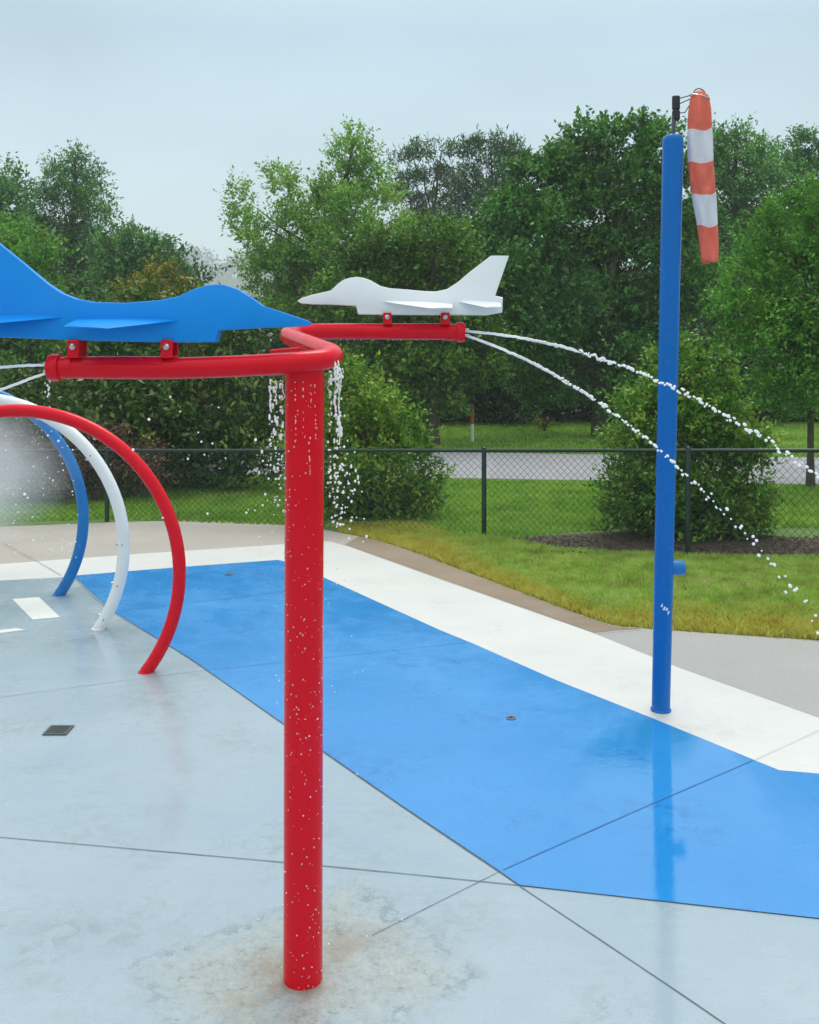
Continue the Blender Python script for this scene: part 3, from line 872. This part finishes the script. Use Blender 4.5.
# blue plane: tail out of the picture on the left, nose above the post
TH = .030
YP = YA - .0
blue_prof = [(-30, 212, .011), (-8, 236, .011), (0, 243.4, .012), (24.4, 263, .013), (48.8, 283.5, .017), (63.5, 293.3, .022), (78, 299, .026), (97.7, 302.5, TH), (127, 303.2, TH), (161, 300.6, TH), (180.7, 296.5, TH), (195.4, 289.4, .028), (208, 285.8, .026), (217, 284.6, .026), (226, 285.2, .026), (239.3, 289.8, .026), (254, 299, .026), (263.7, 306, .024), (288, 313.8, .016), (308, 320.6, .008), (312.5, 323.4, .005), (308, 326, .008), (288, 327.2, .016), (263.7, 328, .024), (220.6, 330.4, .03), (217.8, 342.2, .03), (180, 342.6, TH), (146.5, 342.2, TH), (80, 340.5, TH), (0, 337.4, TH), (-38, 335.5, .028), (-40, 306, .024), (-26, 303, .02), (-46, 212, .009)]
mb = MB(); extr(blue_prof, YP, TH, mb, .004)
bp = mb.build('jet_plane', M['plane_blue'], feat, tri=True)
bp['label'] = 'blue jet plane with its nose over the post'
for sgn, nm in ((-1, 'wing'), (1, 'wing')):
    mb = MB(); c = Vector((0, sgn * .026, 0))
    plate(at(183, 320.5, YP) + c, at(80, 319, YP) + c, at(122, 326, YP) + Vector((0, sgn * .15, -.011)), at(80, 324, YP) + Vector((0, sgn * .15, -.011)), .005, mb)
    mb.build('wing', M['plane_blue'], bp, tri=True)
    mb = MB()
    plate(at(66, 317.5, YP) + c, at(-34, 316, YP) + c, at(4, 322, YP) + Vector((0, sgn * .13, -.010)), at(-34, 321, YP) + Vector((0, sgn * .13, -.010)), .006, mb)
    mb.build('tailplane', M['plane_blue'], bp, tri=True)
white_prof = [(297.4, 300.8, .004), (302, 298, .007), (312, 295, .012), (331.4, 290.7, .024), (338.8, 283.6, .026), (344, 280, .026), (350, 278.2, .026), (357, 277.2, .026), (364, 278.2, .026), (370, 280.4, .027), (380.9, 286.4, TH), (390, 288.6, TH), (406.5, 289.8, TH), (424, 291.4, TH), (435.8, 291.8, .028), (446.8, 289.4, .024), (457.8, 282.3, .018), (468.8, 272.8, .014), (490.8, 255.9, .009), (508.8, 255.9, .009), (495, 295.8, .018), (502.5, 297.7, .024), (501.8, 312.6, .026), (487, 315.2, TH), (440, 315.2, TH), (390, 315, TH), (358.3, 314.5, .03), (356.2, 306, .03), (331, 304.6, .024), (312, 304.3, .012), (301, 303.4, .007)]
mb = MB(); extr(white_prof, YB, TH, mb, .004)
wp = mb.build('jet_plane', M['plane_white'], feat, tri=True)
wp['label'] = 'white jet plane with its tail to the right'
for sgn in (-1, 1):
    mb = MB(); c = Vector((0, sgn * .026, 0))
    plate(at(380, 301.5, YB) + c, at(452, 304, YB) + c, at(430, 304.5, YB) + Vector((0, sgn * .15, -.022)), at(451, 304, YB) + Vector((0, sgn * .15, -.022)), .006, mb)
    mb.build('wing', M['plane_white'], wp, tri=True)
    mb = MB()
    plate(at(458, 302, YB) + c, at(500, 303, YB) + c, at(484, 305.5, YB) + Vector((0, sgn * .14, -.014)), at(498, 305, YB) + Vector((0, sgn * .14, -.014)), .008, mb)
    mb.build('tailplane', M['plane_white'], wp, tri=True)

# ------------------------------------------------------------------ windsock pole
b0 = g(663.3, 714, .012) + Vector((0, .055, 0))
t0 = at(673.2, 134, b0.y - .12)
wpole = empty('windsock_pole', b0)
tag(wpole, 'tall blue pole with rounded top standing on the white band', 'pole')
ax = (t0 - b0).normalized()
RB = .050
mb = MB()
Lp = (t0 - b0).length
ps = [b0, b0 + ax * (Lp * .5), b0 + ax * (Lp - .04)]; rs = [RB, RB + .003, RB + .006]
for k in range(1, 7):
    a = k / 6 * math.pi / 2
    ps.append(b0 + ax * (Lp - .04 + .04 * math.sin(a))); rs.append((RB + .006) * max(.02, math.cos(a) ** .6))
mb.tube(ps, rs, 36); pl = mb.build('pole', M['pole_blue'], wpole)
mb = MB(); mb.tube([b0 + ax * .001, b0 + ax * .010, b0 + ax * .014], [RB + .006, RB + .006, RB + .001], 36); mb.build('base_flange', M['pole_blue'], wpole)
# push-button valve on the far side, showing to the right
pv = at(676, 568, b0.y)
mb = MB()
mb.tube([pv + Vector((-.03, 0, 0)), pv + Vector((.036, 0, 0)), pv + Vector((.046, 0, 0)), pv + Vector((.050, 0, 0))], [.042, .042, .036, .02], 24)
mb.build('push_valve', M['hoop_blue'], wpole)
mb = MB(); mb.tube([b0 + ax * (Lp - .01), b0 + ax * (Lp + .10)], .010, 12); mb.build('mount_rod', M['iron'], wpole)
c0 = at(676, 120, t0.y); c1 = at(676, 96, t0.y)
mb = MB(); mb.tube([c0, c0.lerp(c1, .04), c0.lerp(c1, .36), c0.lerp(c1, .38), c0.lerp(c1, .44), c0.lerp(c1, .46), c0.lerp(c1, .97), c1], [.017, .0215, .0215, .018, .018, .0215, .0215, .017], 20)
mb.build('swivel_bearing', M['black'], wpole)
# scratch mark in the paint
sc = MB()
for (x, y, w_, h_) in ((659, 602, 2, 4), (661, 605, 2.2, 4), (663.5, 606, 2, 3), (665, 609.5, 1.8, 4)):
    p = at(x, y, b0.y); dx = p.x - b0.lerp(t0, .32).x
    yy = b0.y - .02 - math.sqrt(max(0, (RB + .0008) ** 2 - (p.x - (b0 + ax * (p.z / ax.z)).x) ** 2)) + .02 + (b0 + ax * (p.z / ax.z)).y - b0.y
    sc.box((p.x, yy, p.z), (w_ * .0045, .0016, h_ * .005), rot=Matrix.Rotation(.5, 3, 'Y'))
sc.build('scratch_mark', M['plane_white'], pl, smooth=False)

# windsock, hanging limp from its ring
Ys = t0.y
sock = empty('windsock', at(699, 100, Ys))
tag(sock, 'limp orange and white striped windsock hanging beside the blue pole', 'windsock')
m, nt, ns, lk, b = nodes_of('orange nylon')
co_ = coord(nt); f_ = noise(nt, co_, 14, 4)
lk.new(mix(nt, f_, (.92, .21, .13), (.98, .29, .19)), b.inputs['Base Color']); b.inputs['Roughness'].default_value = .6; bump(nt, b, noise(nt, co_, 16, 3, .6, 1.5), .5, .02)
tr = nt.nodes.new('ShaderNodeBsdfTranslucent'); tr.inputs['Color'].default_value = (.95, .24, .14, 1)
mx = nt.nodes.new('ShaderNodeMixShader'); mx.inputs[0].default_value = .42
lk.new(b.outputs[0], mx.inputs[1]); lk.new(tr.outputs[0], mx.inputs[2]); lk.new(mx.outputs[0], ns['Material Output'].inputs[0])
M['orange'] = m
m, nt, ns, lk, b = nodes_of('white nylon')
co_ = coord(nt); f_ = noise(nt, co_, 14, 4)
lk.new(mix(nt, f_, (.86, .86, .91), (.92, .92, .96)), b.inputs['Base Color']); b.inputs['Roughness'].default_value = .6; bump(nt, b, noise(nt, co_, 16, 3, .6, 1.5), .4, .02)
tr = nt.nodes.new('ShaderNodeBsdfTranslucent'); tr.inputs['Color'].default_value = (.9, .9, .95, 1)
mx = nt.nodes.new('ShaderNodeMixShader'); mx.inputs[0].default_value = .42
lk.new(b.outputs[0], mx.inputs[1]); lk.new(tr.outputs[0], mx.inputs[2]); lk.new(mx.outputs[0], ns['Material Output'].inputs[0])
M['white_nylon'] = m
# stations: y, left x, right x ; boundaries of bands at stations 4, 8, 12, 16
st = [(91.5, 693, 703), (97, 690.3, 708.5), (112, 688.2, 711), (122, 687.6, 711.3), (130, 687.4, 711.6),
      (138, 687.2, 712.2), (147, 687.2, 712.8), (156, 687.8, 713.2), (162.5, 688.2, 713.6),
      (170, 689.3, 714), (178, 690, 714.8), (187, 691, 715.2), (194.5, 691.8, 715.8),
      (203, 693, 716.2), (211, 694.6, 716.6), (219, 696, 717), (226, 697, 717.4),
      (235, 698.3, 717.8), (244, 699.6, 718.2), (253, 700.8, 718.5), (261, 701.6, 718.6)]
mb = MB(); seg = 32; vs, fs, mi = [], [], []
sub = 3
stations = []
for i in range(len(st) - 1):
    for k in range(sub):
        t = k / sub
        stations.append((i + t, *[st[i][j] * (1 - t) + st[i + 1][j] * t for j in range(3)]))
stations.append((len(st) - 1, *st[-1]))
for (idx, y, xl, xr) in stations:
    a, b_ = at(xl, y, Ys), at(xr, y, Ys)
    c = (a + b_) / 2; hw = (b_ - a).x / 2
    for k in range(seg):
        th = 2 * math.pi * k / seg
        fold = .16 * math.sin(3 * th + idx * .55) + .06 * math.sin(5 * th - idx * .8) + (.16 * math.exp(-((idx - 10.5) / 1.5) ** 2) * math.sin(4 * th + idx * 1.6))
        x = math.cos(th) * hw * (1 + .25 * fold * abs(math.sin(th)))
        yv = math.sin(th) * hw * .62 * (1 + fold * 2.6)
        vs.append(c + Vector((x, yv, -x * .16 + (.012 * math.sin(2 * th + 1) if idx > 1 else 0))) + Vector((0, 0, x * .32)))
n = len(stations)
for i in range(n - 1):
    band = int(stations[i][0] // 4)
    for k in range(seg):
        fs.append((i * seg + k, i * seg + (k + 1) % seg, (i + 1) * seg + (k + 1) % seg, (i + 1) * seg + k)); mi.append(band % 2)
mb.v, mb.f, mb.m = [tuple(v) for v in vs], fs, mi
so_ = mb.build('fabric', [M['orange'], M['white_nylon']], sock)
sm = so_.modifiers.new('cloth', 'SOLIDIFY'); sm.thickness = .0015
# ring, bridle and the two arms to the bearing
top = at(699.7, 97, Ys)
mb = MB()
ring = [top + Vector((math.cos(t) * .052, math.sin(t) * .036, math.cos(t) * -.012)) for t in np.linspace(0, 2 * math.pi, 25)]
mb.tube(ring, .0035, 8, False); mb.build('ring', M['steel'], sock)
mb = MB()
mb.tube([at(692, 95, Ys), at(695, 90, Ys), at(699, 88.3, Ys), at(703, 90, Ys), at(709, 98, Ys)], .003, 8)
mb.build('hoop_wire', M['black'], sock)
for wp_ in ([(679, 98.5), (690, 95.5)], [(679, 104), (690, 99)], [(679, 113), (685, 112.5), (689, 106)]):
    mb = MB(); mb.tube([at(*q, Ys) for q in wp_], .0028, 8)
    mb.build('swivel_arm', M['black'], sock)

# ------------------------------------------------------------------ spray hoops
def hoop(name, cxp, cyp, rp, base_py, mat, label, pr, nozzles):
    Y = g(0, base_py, .016).y
    c = at(cxp, cyp, Y); rad = rp / F * Y
    z0 = .016
    a0 = math.asin((z0 - c.z) / rad)
    root = empty(name, (c.x, Y, z0))
    tag(root, label, 'spray hoop', 'hoops of the water tunnel')
    pts = []
    for k in range(73):
        a = a0 + (math.pi - 2 * a0) * k / 72
        pts.append(c + Vector((math.cos(a) * rad, 0, math.sin(a) * rad)))
    mb = MB(); mb.tube(pts, pr, 24); pipe = mb.build('pipe', mat, root)
    for s in (0, 1):
        p = pts[0] if s == 0 else pts[-1]
        mb = MB(); mb.tube([Vector((p.x, p.y, z0 - .004)), Vector((p.x, p.y, z0 + .006)), Vector((p.x, p.y, z0 + .009))], [pr * 1.18, pr * 1.18, pr * 1.05], 24)
        mb.build('base_flange', mat, root)
    for d in nozzles:
        a = R(d); p = c + Vector((math.cos(a) * (rad - pr), -.0, math.sin(a) * (rad - pr)))
        q = c + Vector((math.cos(a) * (rad - pr - .012), 0, math.sin(a) * (rad - pr - .012)))
        mb = MB(); mb.tube([p, q], .010, 10); mb.build('nozzle', M['steel'], pipe)
        p2 = c + Vector((math.cos(a) * rad, -pr, math.sin(a) * rad))
        mb = MB(); mb.tube([p2 + Vector((0, .003, 0)), p2 + Vector((0, -.003, 0))], .0045, 10); mb.build('bolt', M['iron'], pipe)
    return c, rad
NZ = (-29, -15, 1, 38, 64, 90, 116, 142, 179, 195, 209)
hR = hoop('spray_hoop', 17, 573, 162.5, 672, M['red'], 'red spray hoop, nearest of the three hoops', .040, (60, 90, 120))
hW = hoop('spray_hoop', -24.5, 546.5, 148.3, 629, M['white_paint'], 'white spray hoop between the red and the blue hoop', .043, NZ)
hB = hoop('spray_hoop', -49, 518.5, 132.3, 595, M['hoop_blue'], 'worn blue spray hoop, farthest of the three hoops', .044, (30, 60, 90, 120, 150))

# ------------------------------------------------------------------ things in the pad
dr = empty('floor_drain', g(58.5, 731, .016)); tag(dr, 'small dark metal drain grate set into the grey pad', 'drain')
c = g(58.5, 731, .016)
mb = MB(); s = .056
rings_ = [[c + Vector((sx_ * k, sy_ * k, z)) for sx_, sy_ in ((-1, -1), (1, -1), (1, 1), (-1, 1))] for k, z in ((s + .006, 0), (s + .006, .008), (s - .006, .008), (s - .006, 0))]
mb.add([p for rg in rings_ for p in rg], [(r_ * 4 + i, r_ * 4 + (i + 1) % 4, ((r_ + 1) % 4) * 4 + (i + 1) % 4, ((r_ + 1) % 4) * 4 + i) for r_ in range(4) for i in range(4)])
mb.build('frame', M['iron'], dr, smooth=False)
mb = MB()
mb.box(c + Vector((0, 0, .001)), (2 * s - .013, 2 * s - .013, .002)); mb.build('sump', M['black'], dr, smooth=False)
mb = MB()
for i in range(7): mb.box(c + Vector((-s + .0155 + i * .0165, 0, .005)), (.0075, 2 * s - .014, .005))
mb.build('grate', M['iron'], dr, smooth=False)
def cover(px_pts, label):
    P = [g(*p, .016) for p in px_pts]
    mb = MB(); n = len(P)
    cc = sum(P, Vector()) / n
    vs = P + [p + Vector((0, 0, .008)) for p in P] + [p.lerp(cc, .03) + Vector((0, 0, .011)) for p in P]
    fs = [(i, (i + 1) % n, n + (i + 1) % n, n + i) for i in range(n)] + [(n + i, n + (i + 1) % n, 2 * n + (i + 1) % n, 2 * n + i) for i in range(n)] + [tuple(range(2 * n, 3 * n))]
    mb.add(vs, fs)
    o = mb.build('cover_plate', M['cover'], smooth=False)
    return tag(o, label, 'cover plate')
M['cover'] = wet_pavement('cream cover plate', (.66, .68, .62), (.74, .75, .70), (.5, .5, .45), (.2, .4), .2, .4, None, 9)
cover([(12, 600), (39, 598), (60, 618), (32, 620.5)], 'rectangular cream cover plate in the pad beyond the blue hoop foot')
cover([(-30, 635), (16, 629.5), (26, 631), (-20, 637)], 'narrow white cover plate at the left edge of the pad')
def inlet(px, py, rr, label):
    p = g(px, py, .020)
    root = empty('ground_nozzle', p); tag(root, label, 'nozzle')
    mb = MB(); mb.tube([p, p + Vector((0, 0, .004)), p + Vector((0, 0, .006))], [rr, rr, rr * .8], 20); mb.build('ring', M['iron'], root)
    mb = MB(); mb.tube([p + Vector((0, 0, .005)), p + Vector((0, 0, .009))], rr * .35, 12); mb.build('jet', M['black'], root)
inlet(511, 718.5, .026, 'small dark flush ground nozzle in the middle of the blue area')
inlet(229, 575, .035, 'flush ground nozzle near the far end of the blue area')

# marker stake beyond the fence
mk = empty('marker_stake', Vector(((472 - CX) / F * 21.5, 21.5, 0))); tag(mk, 'thin orange and white marker stake on the lawn beyond the road', 'stake')
mb = MB(); p0 = at(472.5, 443, 21.5); p0.z = 0; p1 = at(472.3, 424, 21.5); p2 = at(472, 405, 21.5)
mb.tube([p0, p1], .035, 10); mb.build('lower_shaft', plain('white plastic', (.75, .75, .70), .5), mk)
mb = MB(); mb.tube([p1, p2, p2 + Vector((0, 0, .02))], [.037, .037, .01], 10); mb.build('upper_shaft', plain('orange plastic', (.45, .12, .045), .5), mk)

# ------------------------------------------------------------------ water
m, nt, ns, lk, b = nodes_of('whitened water')
b.inputs['Base Color'].default_value = (1, 1, 1, 1); b.inputs['Roughness'].default_value = .08  # backlit skylight seen in clear drops is put into a white base colour
b.inputs['IOR'].default_value = 1.33; b.inputs['Transmission Weight'].default_value = .08
b.inputs['Specular IOR Level'].default_value = .6
tr = nt.nodes.new('ShaderNodeBsdfTranslucent'); tr.inputs['Color'].default_value = (1, 1, 1, 1)
mx = nt.nodes.new('ShaderNodeMixShader'); mx.inputs[0].default_value = .45
lk.new(b.outputs[0], mx.inputs[1]); lk.new(tr.outputs[0], mx.inputs[2]); lk.new(mx.outputs[0], ns['Material Output'].inputs[0])
M['water'] = m
m, nt, ns, lk, b = nodes_of('clear water bead')
b.inputs['Base Color'].default_value = (.95, .97, .98, 1); b.inputs['Roughness'].default_value = .04
b.inputs['IOR'].default_value = 1.33; b.inputs['Transmission Weight'].default_value = .45
M['bead'] = m
_bm = bmesh.new(); bmesh.ops.create_icosphere(_bm, subdivisions=2, radius=1)
ICO_V = np.array([v.co[:] for v in _bm.verts]); ICO_F = [tuple(v.index for v in f.verts) for f in _bm.faces]; _bm.free()
def drop(mb, p, r, stretch=(1, 1, 1), d=None):
    V = ICO_V * np.array(stretch) * r
    if d is not None:
        q = Vector((0, 0, 1)).rotation_difference(Vector(d)).to_matrix()
        V = V @ np.array(q).T
    mb.add((V + np.array(p)).tolist(), ICO_F)

def jet(start_px, Y0, p, q, dirx, label, seed, solid=.25, rad=.0055, stop=None, dy=0.0, split=.0, dens=1.0):
    rr = random.Random(seed)
    s = Y0 / F
    root_p = at(*start_px, Y0)
    mb = MB()
    def P(dx):
        return Vector((root_p.x + dirx * dx * s, root_p.y + dy * dx * s, root_p.z - (p * dx + q * dx * dx) * s))
    # find landing
    dx = 0
    while P(dx).z > .03 and dx < 1400: dx += 2
    end = dx
    n_s = max(6, int(end * solid / 3))
    pts = [P(end * solid * i / n_s) + Vector((0, 0, rr.gauss(0, .0005 + .0012 * i / n_s))) for i in range(n_s + 1)]
    mb.tube(pts, [rad * (.85 + .15 * rr.random() + .1 * i / n_s) * (1 if i < n_s else .3) for i in range(n_s + 1)], 8)
    x = end * solid * .55
    while x < end:
        f = (x / end)
        spread = .002 + .020 * max(0, f - solid * .4) ** 1.2
        d = (P(x + 1) - P(x)).normalized()
        side = split * max(0, f - .35)
        off = Vector((0, rr.gauss(0, spread), rr.gauss(0, spread) + (side if rr.random() < .5 else -side)))
        r0 = rad * rr.uniform(.6, 1.25) * (.75 if f < solid * 1.15 else 1)
        st_ = rr.choice((1.0, 1.0, 1.3, 1.6, 2.0)) if f < .55 else rr.choice((1.0, 1.0, 1.0, 1.35))
        drop(mb, P(x) + off, r0, (1, 1, st_), d)
        x += rr.uniform(1.2, 5.2) * (1 + 1.5 * f * f) / dens * (.5 if f < solid * 1.3 else 1)
    o = mb.build('water_jet', M['water'])
    tag(o, label, 'water jet', 'water jets from the plane arms')
jet((464, 331), YB, .068, .000969, 1, 'upper water jet arching right from the white plane arm', 1, .17, .0058, split=.022, dens=1.4)
jet((464, 335), YB, .3118, .001406, 1, 'lower water jet falling right from the white plane arm', 2, .20, .0058, split=.048, dens=1.4)
jet((47, 365), YA, .02, .0006, -1, 'upper water jet shooting left from the blue plane arm', 3, .2, .0045)
jet((47, 373), YA, .33, .0009, -1, 'lower water jet shooting left from the blue plane arm', 4, .2, .0045)

# water dripping from the elbow round the red post
rr = random.Random(9)
mb = MB()
def fall(px, py0, py1, n, spx, Y, r0=.0034, grow=1.0):
    for i in range(int(n * .72)):
        t = rr.random() ** 1.15
        y = py0 + (py1 - py0) * t
        x = px + rr.gauss(0, spx * (.35 + 1.45 * grow * t))
        d = rr.uniform(.55, 1.3)
        drop(mb, at(x, y, Y + rr.uniform(-.05, .05)), r0 * d, (1, 1, rr.choice((1, 1.2, 1.8, 2.6)) if t < .45 else rr.choice((1, 1, 1.3))))
for (px, y0, y1, n, s_) in ((270, 380, 470, 42, 1.2), (275, 380, 520, 60, 2.2), (281, 380, 500, 60, 1.8), (330, 380, 520, 60, 2.0), (336, 368, 530, 85, 2.6), (341, 366, 530, 70, 3.0), (348, 440, 540, 36, 6), (264, 440, 520, 16, 5), (357, 470, 545, 14, 5)):
    fall(px, y0, y1, n, s_, pole_base.y)
# broken strings of water leaving the pipe
for (px, y0, y1) in ((270.5, 379, 402), (276, 380, 396), (283, 380, 400), (330, 380, 398), (335.5, 368, 420), (340, 368, 445), (338, 372, 400)):
    pts = [at(px + rr.gauss(0, .7), y0 + (y1 - y0) * i / 6, pole_base.y - .01) for i in range(7)]
    mb.tube(pts, [.0017 * rr.uniform(.4, 1.4) for _ in pts], 7)
# splash where the pipe leaks at the elbow
for i in range(46):
    drop(mb, at(rr.gauss(337, 2.6), rr.uniform(360, 384), YA - .0 + rr.uniform(-.02, .05)), rr.uniform(.0014, .0036), (1, 1, rr.uniform(1, 2)))
for i in range(8): drop(mb, at(48 + rr.gauss(0, 1.5), 381 + i * 2.2, YA), rr.uniform(.002, .004), (1, 1, 1.5))
for i in range(16):
    x = rr.uniform(340, 456); drop(mb, at(x, 339.9, YB), rr.uniform(.0016, .0026))
# loose flying drops
for i in range(60):
    drop(mb, at(rr.gauss(304, 34), rr.uniform(520, 985), pole_base.y + rr.uniform(-.35, .1)), rr.uniform(.0012, .0026))
o = mb.build('falling_water', M['water']); tag(o, 'white water drops falling round the top of the red post', 'water', kind='stuff')
mb = MB()
for i in range(330):
    z = CAM_Z - (rr.uniform(385, 986) - HOR) / F * pole_base.y
    a = rr.uniform(math.pi * 1.02, math.pi * 1.98)
    p = pole_base + Vector((.003 + math.cos(a) * RP, math.sin(a) * RP, z))
    drop(mb, p, rr.choice((.0009, .0012, .0016, .0022)) , (1, 1, rr.uniform(1, 1.5)))
# runs of water near the top of the post
for (a, l) in ((4.35, .22), (4.75, .14), (5.1, .30), (5.35, .18)):
    x0 = a
    z = 1.90
    while z > 1.9 - l:
        x0 += rr.gauss(0, .012)
        if rr.random() < .6: drop(mb, pole_base + Vector((.005 + math.cos(x0) * RP, math.sin(x0) * RP, z)), rr.uniform(.0010, .0026), (1, 1, rr.uniform(1, 2.6)))
        z -= rr.uniform(.004, .022)
o = mb.build('water_beads', M['bead']); tag(o, 'water beads clinging to the red post', 'water', kind='stuff')
# spray inside the hoops
mb = MB()
for i in range(260):
    Y = rr.uniform(6.3, 8.4); px = rr.uniform(-120, 78); py = rr.uniform(405, 560)
    drop(mb, at(px, py, Y), rr.uniform(.002, .0065) * (1 if rr.random() < .85 else 1.7))
for i in range(14):
    drop(mb, at(rr.uniform(130, 260), rr.uniform(395, 520), 5.5), rr.uniform(.004, .009))
o = mb.build('spray', M['water']); tag(o, 'fine water drops flying inside the hoop tunnel', 'spray', kind='stuff')

# mist hanging in the hoop tunnel
def volume_mat(name, density, col, noise_k=None, ball=None):
    m = bpy.data.materials.new(name); m.use_nodes = True
    nt = m.node_tree; nt.nodes.remove(nt.nodes['Principled BSDF'])
    v = nt.nodes.new('ShaderNodeVolumePrincipled')
    v.inputs['Color'].default_value = (*col, 1); v.inputs['Density'].default_value = density
    v.inputs['Anisotropy'].default_value = 0
    nt.links.new(v.outputs[0], nt.nodes['Material Output'].inputs['Volume'])
    if noise_k:
        f = noise(nt, coord(nt), noise_k, 3)
        mp = nt.nodes.new('ShaderNodeMapping'); mp.vector_type = 'TEXTURE'
        mp.inputs['Location'].default_value = ball[0]; mp.inputs['Scale'].default_value = ball[1]
        nt.links.new(coord(nt), mp.inputs[0])
        ln = nt.nodes.new('ShaderNodeVectorMath'); ln.operation = 'LENGTH'; nt.links.new(mp.outputs[0], ln.inputs[0])
        fall_ = ramp(nt, ln.outputs['Value'], [(0, 1), (.45, .6), (1.0, 0)], 'EASE')
        nt.links.new(math_(nt, 'MULTIPLY', math_(nt, 'MULTIPLY', ramp(nt, f, [(.30, .25), (.70, 1)]), fall_), density * 2.0), v.inputs['Density'])
    return m
mb = MB()
cm = at(-62, 472, 7.6)
V = ICO_V
_bm = bmesh.new(); bmesh.ops.create_icosphere(_bm, subdivisions=4, radius=1)
vv = []
for q in _bm.verts:
    d = q.co.normalized()
    k = 1 + .12 * math.sin(d.x * 4 + 1) + .12 * math.sin(d.z * 5 + d.x * 3) + .08 * math.sin(d.y * 6)
    vv.append((cm.x + d.x * k * 1.15, cm.y + d.y * k * .95, cm.z + d.z * k * .76))
mb.add(vv, [tuple(v.index for v in f.verts) for f in _bm.faces]); _bm.free()
o = mb.build('mist', volume_mat('mist', .95, (.97, .98, .99), 2.6, (cm, (1.12, .95, .72)))); tag(o, 'soft grey mist hanging in the hoop tunnel', 'mist', kind='stuff')

# ------------------------------------------------------------------ the air
HAZE = .001
if HAZE:
    mb = MB(); mb.box((0, 490, 34.0), (1000, 1010, 70))
    o = mb.build('haze', volume_mat('damp air', HAZE, (.93, .97, 1.0)), smooth=False)
    tag(o, 'pale damp air', 'haze', kind='stuff')
